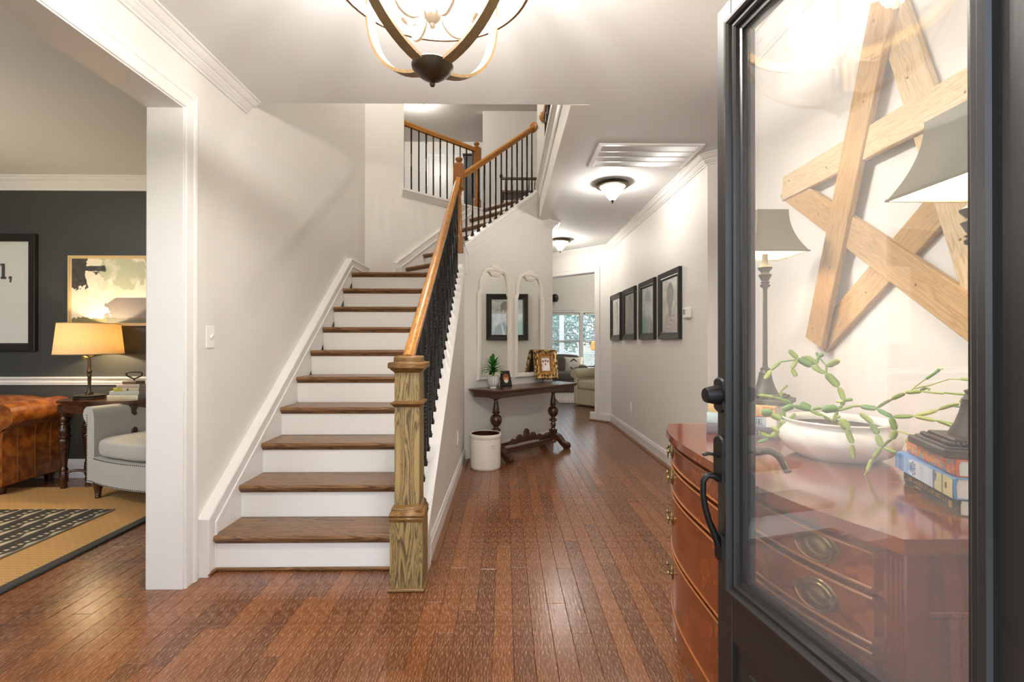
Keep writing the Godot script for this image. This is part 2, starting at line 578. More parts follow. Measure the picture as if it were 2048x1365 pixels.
	g.mm(Vector3(-6.2, UP, -10.52), Vector3(2.6, TOPC, -10.4))
	g.mm(Vector3(-6.12, UP, -10.4), Vector3(-6.0, UP + 0.6, -5.5))
	g.mm(Vector3(-6.12, UP + 2.2, -10.4), Vector3(-6.0, TOPC, -5.5))
	g.mm(Vector3(-6.12, UP + 0.6, -10.4), Vector3(-6.0, UP + 2.2, -9.6))
	g.mm(Vector3(-6.12, UP + 0.6, -6.2), Vector3(-6.0, UP + 2.2, -5.5))
	g.mm(Vector3(2.3, UP - 0.03, -10.4), Vector3(2.42, TOPC, -2.9))
	g.mm(Vector3(-6.12, CEIL, -5.669), Vector3(-1.79, TOPC, -5.55))
	g.mm(Vector3(-0.42, UP, -9.12), Vector3(2.3, TOPC, -9.0))
	struct("wall_upper", g, M.paint_up)
	g = G.new()
	g.mm(Vector3(-1.79, 3.095, -3.09), Vector3(2.42, TOPC, -2.97))
	struct("wall_upper_front", g, M.paint)
	g = G.new()
	g.prism(PV([2.3, -3.1, 2.3, -10.4, -6, -10.4, -6, -5.7, -1.75, -5.7, -0.35, -6.97, 0.47, -6.15, 0.52, -6.0, 0.52, -3.1]), -UP, -3.096, rot)
	struct("floor_upper", g, M.tread_x)
	# family room beyond the far opening
	g = G.new()
	g.mm(Vector3(-2.0, 0, -13.35), Vector3(0.55, 3.6, -13.2))
	g.mm(Vector3(0.55, 0, -13.35), Vector3(4.3, 0.5, -13.2))
	g.mm(Vector3(0.55, 2.03, -13.35), Vector3(4.3, 3.6, -13.2))
	g.mm(Vector3(4.3, 0, -13.35), Vector3(4.75, 3.6, -13.2))
	g.mm(Vector3(4.6, 0, -13.2), Vector3(4.75, 0.5, -8.9))
	g.mm(Vector3(4.6, 2.6, -13.2), Vector3(4.75, 3.6, -8.9))
	g.mm(Vector3(4.6, 0, -8.9), Vector3(4.75, 3.6, -7.5))
	g.mm(Vector3(-2.0, 0, -13.2), Vector3(-1.88, 3.6, -9.0))
	g.mm(Vector3(2.42, 0, -7.6), Vector3(4.75, 3.6, -7.5))
	g.mm(Vector3(-2.0, 0, -9.1), Vector3(0.35, CEIL, -8.98))
	struct("wall_family_room", g, M.paint)
	g = G.new()
	g.mm(Vector3(-2.0, 3.6, -13.35), Vector3(4.75, 3.72, -10.4))
	g.mm(Vector3(2.42, 3.6, -10.4), Vector3(4.75, 3.72, -7.4))
	g.mm(Vector3(-2.0, 3.0, -10.52), Vector3(4.75, 3.6, -10.4))
	struct("ceiling_family_room", g, M.ceiling)
	# outside: porch slab and lawn
	g = G.new()
	g.mm(Vector3(-3.5, -0.25, -0.38), Vector3(3.5, -0.08, 3.2), 0.01)
	struct("ground_porch", g, flat("concrete", Color("a8a49c"), 0.85))
	g = G.new()
	g.mm(Vector3(-60, -0.4, -70), Vector3(60, -0.26, 60))
	struct("ground_lawn", g, flat("lawn", Color("77806a"), 0.95))

const CROWN := [0.0, -0.075, 0.012, -0.075, 0.013, -0.066, 0.024, -0.060, 0.036, -0.046, 0.041, -0.044, 0.042, -0.036, 0.050, -0.034, 0.058, -0.030, 0.072, -0.018, 0.080, -0.010, 0.092, -0.009, 0.092, 0.0, 0.0, 0.0]
const BASE := [0.0, 0.0, 0.015, 0.0, 0.015, 0.108, 0.011, 0.113, 0.011, 0.122, 0.007, 0.134, 0.004, 0.138, 0.0, 0.138]
const SHOE := [0.0, 0.0, 0.033, 0.0, 0.031, 0.010, 0.025, 0.017, 0.015, 0.020, 0.0, 0.020]
const CASING := [0.0, 0.0, 0.0, 0.012, 0.005, 0.016, 0.018, 0.017, 0.022, 0.013, 0.060, 0.015, 0.066, 0.020, 0.078, 0.023, 0.094, 0.020, 0.096, 0.0]

func mould(called: String, prof: Array, path: Array, nrm: Vector3, m: Material) -> MeshInstance3D:
	var g := G.new()
	g.sweep(PV(prof), path, nrm, false, true)
	return struct(called, g, m)

func V(x: float, y: float, z: float) -> Vector3:
	return Vector3(x, y, z)

func trims() -> void:
	# a goes to the right of travel (t x up)
	mould("trim_crown_left", CROWN, [V(XL, CEIL, -0.53), V(XL, CEIL, -3.08)], Vector3.UP, M.trim)
	var ce := 1.262
	var E := Q + U * 1.443
	mould("trim_crown_mirrors", CROWN, [Q + U * ce + V(0, CEIL, 0), V(E.x, CEIL, E.z), V(E.x, CEIL, -8.56)], Vector3.UP, M.trim)
	mould("trim_crown_right", CROWN, [V(0.59, CEIL, -8.56), V(XR, CEIL, -7.52), V(XR, CEIL, -3.93), V(1.93, CEIL, -3.63)], Vector3.UP, M.trim)
	mould("trim_crown_star", CROWN, [V(1.29, CEIL, -2.75), V(1.29, CEIL, -0.53)], Vector3.UP, M.trim)
	mould("trim_crown_study", [0.0, -0.115, 0.014, -0.115, 0.016, -0.10, 0.03, -0.085, 0.045, -0.065, 0.05, -0.06, 0.05, -0.05, 0.075, -0.03, 0.09, -0.012, 0.10, -0.01, 0.10, 0.0, 0.0, 0.0], [V(-6.05, CEIL, -4.538), V(-1.795, CEIL, -4.538), V(-1.795, CEIL, -2.6)], Vector3.UP, M.trim)
	for b: Array in [
		["left", [V(XL, 0, -2.588), V(XL, 0, -2.66)]],
		["stair", [V(-0.43, 0, -2.74), V(-0.43, 0, -5.122)]],
		["mirrors", [Q, V(E.x, 0, E.z), V(E.x, 0, -8.56)]],
		["far", [V(1.63 - 0.39 * S2, 0, -7.52 - 0.39 * S2), V(XR, 0, -7.52), V(XR, 0, -3.93), V(1.93, 0, -3.63)]],
		["star", [V(1.29, 0, -2.75), V(1.29, 0, -0.53)]],
	]:
		var path: Array = b[1]
		mould("baseboard_" + b[0], BASE, path, Vector3.UP, M.trim)
		if b[0] != "left":
			var g := G.new()
			var pr := PV(SHOE)
			for i in pr.size(): pr[i].x += 0.015
			g.sweep(pr, path, Vector3.UP, false, true)
			struct("trim_shoe_" + b[0], g, M.shoe_wood)
	mould("baseboard_study", [0.0, 0.0, 0.018, 0.0, 0.018, 0.13, 0.012, 0.15, 0.006, 0.17, 0.0, 0.17], [V(-6.05, 0, -4.538), V(-1.795, 0, -4.538), V(-1.795, 0, -2.6)], Vector3.UP, M.trim)
	mould("trim_chair_rail_study", [0.0, 0.849, 0.010, 0.849, 0.012, 0.862, 0.018, 0.868, 0.018, 0.880, 0.012, 0.884, 0.014, 0.892, 0.030, 0.904, 0.034, 0.912, 0.034, 0.922, 0.0, 0.922], [V(-6.05, 0, -4.538), V(-1.795, 0, -4.538), V(-1.795, 0, -2.6)], Vector3.UP, M.trim)
	# study opening: lining and casing on the foyer side
	var g2 := G.new()
	g2.mm(V(-1.796, 0, -2.49), V(-1.614, 2.43, -2.475), 0.001)
	g2.mm(V(-1.796, 2.415, -2.475), V(-1.614, 2.43, -0.965), 0.001)
	g2.mm(V(-1.796, 0, -0.965), V(-1.614, 2.43, -0.95), 0.001)
	struct("trim_study_lining", g2, M.trim)
	mould("trim_study_casing", CASING, [V(XL, 0, -2.482), V(XL, 2.422, -2.482), V(XL, 2.422, -0.958), V(XL, 0, -0.958)], Vector3.RIGHT, M.trim)
	mould("trim_study_casing_inner", CASING, [V(-1.79, 0, -0.958), V(-1.79, 2.422, -0.958), V(-1.79, 2.422, -2.482), V(-1.79, 0, -2.482)], Vector3.LEFT, M.trim)
	# far opening
	var o := V(XR, 0, -7.52)
	var d := V(-S2, 0, -S2)
	var nf := V(-S2, 0, S2)
	mould("trim_far_casing", CASING, [o + d * 0.302, o + d * 0.302 + V(0, 2.352, 0), o + d * 1.352 + V(0, 2.352, 0), o + d * 1.352], nf, M.trim)
	g2 = G.new()
	var fr := along(o, d, Vector3.UP)
	g2.xf = fr
	g2.mm(V(0.294, 0, -0.006), V(0.306, 2.36, 0.146), 0.001)
	g2.mm(V(0.306, 2.348, -0.006), V(1.348, 2.36, 0.146), 0.001)
	g2.mm(V(1.348, 0, -0.006), V(1.36, 2.36, 0.146), 0.001)
	struct("trim_far_lining", g2, M.trim)
	# front doorway frame
	g2 = G.new()
	g2.mm(V(-0.79, 0, -0.55), V(-0.75, 2.05, -0.36), 0.002)
	g2.mm(V(0.625, 0, -0.55), V(0.66, 2.05, -0.36), 0.002)
	g2.mm(V(-0.79, 2.045, -0.55), V(0.66, 2.075, -0.36), 0.002)
	struct("trim_front_frame", g2, M.trim)
	# study window
	window_unit("window_1", V(-5.6, 0.55, -0.455), V(3.4, 1.8, 0), Vector3.RIGHT, 3)
	window_unit("window_5", V(4.675, 0.5, -8.9), V(4.3, 2.1, 0), V(0, 0, -1), 4)
	window_unit("window_2", V(-6.06, UP + 0.6, -6.2), V(3.4, 1.6, 0), V(0, 0, -1), 3)

func window_unit(called: String, at: Vector3, size: Vector3, x: Vector3, cols: int) -> void:
	var w := shell(called)
	var fr := along(at, x, Vector3.UP)
	var g := G.new(); g.xf = fr
	var cw := size.x / cols
	for i in cols + 1:
		var wd := 0.06
		g.mm(V(clampf(cw * i - wd / 2, 0, size.x - wd), 0, -0.05), V(clampf(cw * i + wd / 2, wd, size.x), size.y, 0.05), 0.003)
	for y: float in [0.0, size.y / 2 - 0.025, size.y - 0.05]:
		g.mm(V(0.06, y, -0.04), V(size.x - 0.06, y + 0.05, 0.04), 0.003)
	part(w, "sash_frame", g, M.trim)
	for i in cols:
		for k in 2:
			var p := G.new(); p.xf = fr
			p.mm(V(cw * i + 0.03, size.y / 2 * k + 0.025, -0.004), V(cw * (i + 1) - 0.03, size.y / 2 * (k + 1) - 0.025, 0.004))
			part(w, "pane", p, M.pane)

# ------------------------------------------------------------------ floor boards
func floor_planks() -> void:
	var ftex := noise_tex("floor_oak", 0.007, 3, bands(Color("86593a"), Color("6f4a2e"), 5), 512, 512, FastNoiseLite.TYPE_SIMPLEX_SMOOTH, 21, 45.0)
	var fleck := noise_tex("fleck", 0.022, 3, [0.0, Color(0.78, 0.62, 0.47, 0.0), 0.63, Color(0.74, 0.56, 0.42, 0.0), 0.70, Color(0.76, 0.58, 0.43, 0.30), 0.80, Color(0.80, 0.63, 0.48, 0.45), 1.0, Color(0.80, 0.63, 0.48, 0.45)], 512, 512, FastNoiseLite.TYPE_SIMPLEX, 22)
	var tones := [Color("e6d6c4"), Color("d3c1b2"), Color("fbe6cc"), Color("c4b0a4"), Color("e4cdb8"), Color("d6c4b5"), Color("f1d6b8"), Color("cbb8aa")]
	var mats: Array[StandardMaterial3D] = []
	for i in tones.size():
		var m := wood("plank_%d" % i, ftex, tones[i], 2, 5.0, 0.23, 0.03, true, Vector3(i * 0.37, i * 0.21, i * 0.43))
		m.uv2_scale = Vector3(15, 15, 1.3)
		m.detail_enabled = true; m.detail_albedo = fleck; m.detail_uv_layer = BaseMaterial3D.DETAIL_UV_2
		m.detail_blend_mode = BaseMaterial3D.BLEND_MODE_MIX
		mats.append(m)
	var lens := [0.45, 0.6, 0.75, 0.9, 1.05, 1.2, 1.45]
	var meshes: Array = []
	for l: float in lens:
		var g := G.new()
		g.box(V(0, -0.011, 0), V(0.0826, 0.022, l - 0.0006), 0.0016)
		meshes.append(g.mesh())
	var list: Array = []
	var w := 0.0832
	var x := -6.0
	while x < 4.5:
		var z := -0.45 - rng.randf() * 0.5
		var last := 3
		while z > -13.1:
			var k := rng.randi() % lens.size()
			if k == last: k = (k + 3) % lens.size()
			last = k
			var l: float = lens[k]
			var cz := z - l / 2
			z -= l
			var d := -cz
			var hidden := (x > -1.64 and x < -0.52 and cz + l / 2 < -2.72) or (x > 1.66 and cz > -7.9) or (x > -1.8 and x < 0.5 and cz < -6.6)
			if hidden: continue
			var seen := absf(x / d) < 1.08 and d > 1.75 and not (x > 1.0 and d < 2.2)
			if x < -1.8 and (d > 4.6 or x / d > -0.66): seen = false
			list.append([(l * w / (d * d * d)) if seen else 0.0, x, cz, k, rng.randi() % mats.size()])
		x += w
	list.sort_custom(func(a, b): return a[0] > b[0])
	var floor_node := get_node("floor")
	var rest: Array = []
	for i in mats.size(): rest.append(G.new())
	for i in list.size():
		var it: Array = list[i]
		if i < 300 and it[0] > 0.0:
			var o := part(floor_node, "plank", meshes[it[3]], mats[it[4]])
			o.position = V(it[1], 0, it[2])
		else:
			rest[it[4]].box(V(it[1], -0.011, it[2]), V(0.0826, 0.022, lens[it[3]] - 0.0006), 0.0016)
	for i in rest.size():
		if rest[i].v.size():
			part(floor_node, "plank_field", rest[i], mats[i]).set_meta("kind", "stuff")

# ------------------------------------------------------------------ stairs
func noseline(d: float) -> float:
	return 0.191 + (d + NOSE) * 0.7414

func curb(d: float) -> float:
	return 0.457 + (d - 2.95) * 0.7414

const TREAD := [-0.29, 0.0, -0.29, -0.028, -0.034, -0.028, -0.034, -0.048, -0.026, -0.048, -0.016, -0.040, -0.012, -0.028, -0.006, -0.028, -0.001, -0.023, 0.0, -0.016, -0.001, -0.006, -0.006, 0.0]

func staircase() -> void:
	var st := thing("staircase", "staircase of dark oak treads and white risers climbing to a landing and turning right", "staircase")
	var low := G.new()
	low.prism(PV(TREAD), 0.552, 1.575, Transform3D(Basis(V(0, 0, 1), V(0, 1, 0), V(-1, 0, 0)), Vector3.ZERO), 0.0, true)
	var lm := low.mesh()
	var rg := G.new()
	rg.mm(V(-1.575, 0, -0.018), V(-0.552, RISE - 0.026, 0), 0.001)
	var rm := rg.mesh()
	for i in range(1, 11):
		part(st, "tread", lm, M.tread_x).position = V(0, i * RISE, NOSE - (i - 1) * RUN)
		part(st, "riser", rm, M.riser).position = V(0, (i - 1) * RISE, NOSE - (i - 1) * RUN - 0.030)
	# landing
	var g := G.new()
	var rot := Transform3D(Basis(Vector3.RIGHT, V(0, 0, 1), Vector3.DOWN), Vector3.ZERO)
	var a := C0 + U * 0.55 + NN * 0.05
	var b := C0 + U * 0.55 + NN * 1.08
	var c := C0 + U * 0.05 + NN * 0.05
	g.prism(PV([-1.575, -5.25, -0.53, -5.25, b.x, b.z, a.x, a.z, c.x, c.z, -1.575, -5.62]), -1.953, -1.925, rot)
	part(st, "landing", g, M.tread_x)
	# upper flight
	var up := G.new()
	up.prism(PV(TREAD), -1.075, -0.045, Transform3D.IDENTITY, 0.0, true)
	var um := up.mesh()
	var ug := G.new()
	ug.mm(V(-0.048, 0, -1.075), V(-0.030, RISE - 0.026, -0.045), 0.001)
	var urm := ug.mesh()
	var bs := Basis(-U, Vector3.UP, -NN)
	for i in range(11, 17):
		var o := C0 + U * (0.517 + 0.2555 * (i - 11))
		part(st, "tread", um, M.tread_x).transform = Transform3D(bs, o + V(0, i * RISE - (0.004 if i == 16 else 0.0), 0))
		part(st, "riser", urm, M.riser).transform = Transform3D(bs, o + V(0, (i - 1) * RISE, 0))
	# skirt board against the left wall with a moulded cap
	g = G.new()
	var fr := Transform3D(Basis(V(0, 0, -1), Vector3.UP, Vector3.RIGHT), Vector3.ZERO)
	g.prism(PV([2.598, 0, 2.598, 0.303, 5.011, 2.093, 5.669, 2.093, 5.669, 1.93, 5.1, 1.9, 2.74, 0]), XL, -1.573, fr)
	part(st, "skirt_board", g, M.trim)
	g = G.new()
	g.sweep(PV([0, 0, 0, 0.008, 0.006, 0.012, 0.014, 0.013, 0.020, 0.008, 0.070, 0.006, 0.074, 0.011, 0.086, 0.012, 0.090, 0.0]), [V(-1.573, 0.0, -2.598), V(-1.573, 0.303, -2.598), V(-1.573, 2.093, -5.011), V(-1.573, 2.093, -5.64)], Vector3.RIGHT, false, true)
	part(st, "skirt_cap", g, M.trim)
	# shoe moulding at the foot
	g = G.new()
	g.mm(V(-1.573, 0, -2.679), V(-0.576, 0.020, -2.664), 0.006)
	g.mm(V(-1.573, 0, -2.676), V(-1.556, 0.020, -2.60), 0.006)
	part(st, "shoe_moulding", g, M.tread_x)
	# curb over the lower stair wall
	g = G.new()
	fr = Transform3D(Basis(V(0, 0, -1), Vector3.UP, Vector3.RIGHT), V(-0.43, 0, 0))
	g.prism(PV([2.604, curb(2.604) - 0.028, 5.125, curb(5.125) - 0.028, 5.125, curb(5.125), 2.604, curb(2.604)]), -0.135, 0.016, fr)
	g.prism(PV([2.604, curb(2.604) - 0.085, 5.122, curb(5.122) - 0.085, 5.122, curb(5.122) - 0.028, 2.604, curb(2.604) - 0.028]), -0.001, 0.010, fr)
	g.prism(PV([2.603, 0, 2.735, 0, 2.735, curb(2.735) - 0.06, 2.603, curb(2.603) - 0.06]), -0.13, 0.013, fr)
	part(st, "stringer", g, M.trim)

func upper_flight() -> void:
	var st := get_node("staircase")
	var g := G.new()
	var fr := along(C0, U, Vector3.UP)
	g.prism(PV([0.378, 1.955, 0.378, 2.194, 1.555, 3.094, 1.80, 3.094, 1.80, 2.95, 0.55, 1.955]), 0.0, 0.042, fr)
	g.prism(PV([0, 1.955, 0.378, 1.955, 0.378, 2.093, 0, 2.093]), 0.0, 0.018, fr)
	part(st, "skirt_board", g, M.trim)
	g = G.new()
	var p := func(s: float, y: float) -> Vector3: return C0 + U * s + NN * 0.042 + V(0, y, 0)
	g.sweep(PV([0, 0, 0, 0.008, 0.014, 0.012, 0.020, 0.007, 0.070, 0.005, 0.074, 0.010, 0.086, 0.011, 0.090, 0.0]), [p.call(0.378, 1.96), p.call(0.378, 2.194), p.call(1.555, 3.094)], NN, false, true)
	part(st, "skirt_cap", g, M.trim)
	# sloping trim along the mirror wall
	g = G.new()
	var t0 := Q + V(0, 2.272, 0)
	var t1 := Q + U * 1.205 + V(0, 2.272 + 0.704 * 1.205, 0)
	g.sweep(PV([0, -0.13, 0, 0.03, 0.020, 0.032, 0.026, 0.022, 0.040, 0.020, 0.085, 0.014, 0.098, 0.014, 0.103, 0.008, 0.125, 0.008, 0.125, 0.0, 0.06, -0.001, 0.06, -0.13]), [t0 - U * 0.02 - V(0, 0.014, 0), t1], NN, false, true)
	g.add(vertical_end())
	part(st, "stringer", g, M.trim)
	# balcony cap on the landing wall
	g = G.new()
	g.sweep(PV([0.0, 3.03, 0.008, 3.03, 0.012, 3.045, 0.022, 3.055, 0.030, 3.085, 0.034, 3.096, 0.046, 3.098, 0.046, 3.124, -0.15, 3.124, -0.15, 3.098, 0.0, 3.098]), [C0 + U * 0.49, C0 + U * 1.805], Vector3.UP, false, true)
	part(st, "balcony_cap", g, M.trim)
	# white band on the fascia under the upper rail
	g = G.new()
	g.sweep(PV([0.0, 2.955, 0.010, 2.955, 0.014, 2.975, 0.012, 2.985, 0.014, 3.06, 0.022, 3.07, 0.030, 3.095, 0.046, 3.105, 0.050, 3.14, -0.13, 3.14, -0.13, 3.12, 0.0, 3.12]), [V(0.412, 0, -5.98), V(0.412, 0, -3.10)], Vector3.UP, false, true)
	struct("trim_fascia", g, M.trim)

func vertical_end() -> G:
	var g := G.new()
	g.prism(PV([-0.575, -5.105, -0.415, -5.105, -0.40, -5.15, -0.47, -5.24, -0.575, -5.2]), -2.262, -1.95, Transform3D(Basis(Vector3.RIGHT, V(0, 0, 1), Vector3.DOWN), Vector3.ZERO))
	return g

# ------------------------------------------------------------------ railings
func bar_rail(a: Vector3, b: Vector3) -> G:
	var g := G.new()
	var d := (b - a).normalized()
	var x := d.cross(Vector3.UP).normalized()
	var prof := PV([-0.020, -0.030, 0.020, -0.030, 0.024, -0.020, 0.020, -0.012, 0.027, 0.002, 0.029, 0.014, 0.024, 0.025, 0.012, 0.031, 0.0, 0.032, -0.012, 0.031, -0.024, 0.025, -0.029, 0.014, -0.027, 0.002, -0.020, -0.012, -0.024, -0.020])
	g.prism(prof, 0.0, (b - a).length(), Transform3D(Basis(-x, d.cross(-x), d), a), 0.0, true)
	return g

# square iron bar, twisted over the stretches given as [from, to, turns]
func iron_bar(h: float, twists: Array) -> G:
	var g := G.new()
	var ys: Array = [0.0]
	for t: Array in twists:
		var k := int(absf(t[2]) * 10.0)
		for i in k + 1: ys.append(lerpf(t[0], t[1], float(i) / k))
	ys.append(h)
	var r := 0.0105
	var prev: Array = []
	for y: float in ys:
		var ang := PI / 4
		for t: Array in twists:
			ang += clampf((y - t[0]) / (t[1] - t[0]), 0, 1) * TAU * t[2]
		var ring: Array = []
		for k in 4: ring.append(V(cos(ang + k * PI / 2) * r, y, -sin(ang + k * PI / 2) * r))
		if prev.size():
			for k in 4: g.quad(prev[k], prev[(k + 1) % 4], ring[(k + 1) % 4], ring[k])
		prev = ring
	return g

func shoe_mesh() -> G:
	var g := G.new()
	g.lathe(PV([0.0, 0.0, 0.021, 0.0, 0.021, 0.018, 0.023, 0.021, 0.014, 0.030, 0.013, 0.032, 0.018, 0.036, 0.013, 0.041, 0.0, 0.041]), 4, TR(V(0, -0.012, 0), PI / 4))
	return g

func baluster(rail: Node3D, at: Vector3, h: float, kind: int, yaw: float, shoe: ArrayMesh) -> void:
	var tw: Array = [[[h * 0.36, h * 0.62, 2.6]], [[h * 0.16, h * 0.40, 2.4], [h * 0.60, h * 0.84, 2.4]]][kind]
	var o := part(rail, "baluster", iron_bar(h, tw), M.iron)
	o.position = at
	o.rotation.y = yaw
	if shoe: part(o, "baluster_shoe", shoe, M.iron)

func turned_newel(rail: Node3D, at: Vector3, h: float, yaw: float, half := 0.047) -> Node3D:
	var n := Node3D.new()
	n.name = "newel_post"
	rail.add_child(n, true)
	n.position = at; n.rotation.y = yaw
	var g := G.new()
	var b1 := h * 0.165
	g.box(V(0, b1 / 2, 0), V(half * 2, b1, half * 2), 0.003)
	g.lathe(PV([half * 0.95, b1, half * 0.7, b1 + 0.02, 0.030, b1 + 0.03, 0.034, b1 + 0.04, 0.030, b1 + 0.05, 0.036, h * 0.25, 0.030, h * 0.42, 0.024, h * 0.58, 0.026, h * 0.6, 0.034, h * 0.615, 0.026, h * 0.63, 0.036, h * 0.645, half * 0.95, h * 0.66]), 20)
	part(n, "turned_shaft", g, M.gold_y)
	g = G.new()
	var t0 := h * 0.655; var t1 := h * 0.925
	g.prism(PV([-half, -half, half, -half, half, half, -half, half]), t0, t1, Transform3D(Basis(V(1, 0, 0), V(0, 0, -1), V(0, 1, 0)), Vector3.ZERO), 0.014)
	part(n, "square_block", g, M.gold_y)
	g = G.new()
	g.lathe(PV([0.0, t1 - 0.005, 0.030, t1 - 0.005, 0.034, t1 + 0.006, 0.026, t1 + 0.014, 0.022, t1 + 0.020, 0.034, t1 + 0.030, 0.040, t1 + 0.044, 0.036, t1 + 0.056, 0.022, t1 + 0.066, 0.0, t1 + 0.070]), 20)
	part(n, "finial", g, M.gold_y)
	return n

func balustrades() -> void:
	var shoe := shoe_mesh().mesh()
	var rail := thing("stair_railing", "oak and black iron stair railing with a stout boxed newel post at its foot", "railing")
	# boxed newel at the foot
	var n := Node3D.new()
	n.name = "newel_post"
	rail.add_child(n, true)
	n.position = V(-0.4925, 0, -2.520)
	var g := G.new()
	g.mm(V(-0.0625, 0.42, -0.0625), V(0.0625, 1.10, 0.0625), 0.002)
	part(n, "post_shaft", g, M.newel_y)
	g = G.new()
	g.mm(V(-0.0815, 0.0, -0.0815), V(0.0815, 0.352, 0.0815), 0.002)
	part(n, "base_box", g, M.newel_y)
	g = G.new()
	g.lathe(PV([0.0, 0.345, 0.084 * 1.414, 0.345, 0.086 * 1.414, 0.360, 0.083 * 1.414, 0.366, 0.086 * 1.414, 0.376, 0.080 * 1.414, 0.392, 0.076 * 1.414, 0.396, 0.074 * 1.414, 0.412, 0.064 * 1.414, 0.424, 0.0, 0.424]), 4, TR(Vector3.ZERO, PI / 4))
	part(n, "base_moulding", g, M.newel_x)
	g = G.new()
	g.lathe(PV([0.0, 0.912, 0.0625 * 1.414, 0.912, 0.068 * 1.414, 0.918, 0.074 * 1.414, 0.926, 0.080 * 1.414, 0.930, 0.080 * 1.414, 0.936, 0.064 * 1.414, 0.944, 0.0, 0.944]), 4, TR(Vector3.ZERO, PI / 4))
	part(n, "neck_moulding", g, M.newel_x)
	g = G.new()
	g.lathe(PV([0.0, 1.085, 0.0635 * 1.414, 1.085, 0.068 * 1.414, 1.092, 0.078 * 1.414, 1.100, 0.080 * 1.414, 1.105, 0.090 * 1.414, 1.110, 0.090 * 1.414, 1.132, 0.086 * 1.414, 1.137, 0.066 * 1.414, 1.140, 0.066 * 1.414, 1.160, 0.060 * 1.414, 1.168, 0.0, 1.172]), 4, TR(Vector3.ZERO, PI / 4))
	part(n, "post_cap", g, M.newel_x)
	g = G.new()
	g.mm(V(-0.092, 0, -0.080), V(0.092, 0.018, 0.094), 0.006)
	part(n, "shoe_moulding", g, M.newel_x)
	# upper newel at the turn
	turned_newel(rail, V(-0.488, 2.165, -5.135), 1.02, 0.0, 0.050)
	var a := V(-0.4925, 1.150, -2.49); var b := V(-0.488, 2.925, -5.09)
	part(rail, "handrail", bar_rail(a, b), M.gold_z)
	for i in 25:
		var d := 2.72 + 0.0935 * i
		var ry := 1.150 + (d - 2.49) * (2.925 - 1.150) / 2.60
		baluster(rail, V(-0.490, curb(d), -d), ry - 0.030 - curb(d), i % 2, 0.0, shoe)
	# upper flight, on the mirror wall
	var up := thing("stair_railing", "oak and black iron railing of the upper flight ending in a round rosette", "railing")
	var o := Q - NN * 0.055
	a = o + U * 0.02 + V(0, 2.995, 0); b = o + U * 1.135 + V(0, 3.845, 0)
	part(up, "handrail", bar_rail(a, b), M.gold_z)
	for i in 13:
		var t := 0.075 + 0.0868 * i
		var by := 2.272 + 0.704 * t
		baluster(up, o + U * t + V(0, by, 0), lerpf(a.y, b.y, (t - 0.02) / 1.115) - 0.034 - by, i % 2, PI / 4, shoe)
	rosette(up, o + U * 1.150 + V(0, 3.86, 0), -U)
	# balcony
	var bal := thing("stair_railing", "level oak and iron balcony railing above the landing", "railing")
	o = C0 - NN * 0.055
	part(bal, "handrail", bar_rail(o + U * 0.525 + V(0, 3.965, 0), o + U * 1.75 + V(0, 3.965, 0)), M.gold_z)
	for i in 11:
		baluster(bal, o + U * (0.556 + 0.1136 * i) + V(0, 3.124, 0), 0.812, i % 2, PI / 4, null)
	turned_newel(bal, o + U * 1.765 + V(0, 3.10, 0), 0.985, PI / 4)
	# along the upper hall
	var hall := thing("stair_railing", "oak and iron railing along the edge of the upper hall over the hallway ceiling", "railing")
	part(hall, "handrail", bar_rail(V(0.475, 3.97, -5.92), V(0.475, 3.97, -3.12)), M.gold_z)
	for i in 26:
		baluster(hall, V(0.475, 3.14, -5.82 + 0.104 * i), 0.80, i % 2, 0.0, null)
	rosette(hall, V(0.475, 3.97, -5.925), V(0, 0, 1))

func rosette(rail: Node3D, at: Vector3, out: Vector3) -> void:
	var g := G.new()
	var x := out.cross(Vector3.UP).normalized()
	g.lathe(PV([0.0, 0.0, 0.066, 0.0, 0.068, 0.008, 0.060, 0.016, 0.048, 0.020, 0.0, 0.020]), 28, Transform3D(Basis(x, out, x.cross(out)), at))
	part(rail, "rosette", g, M.gold_y)

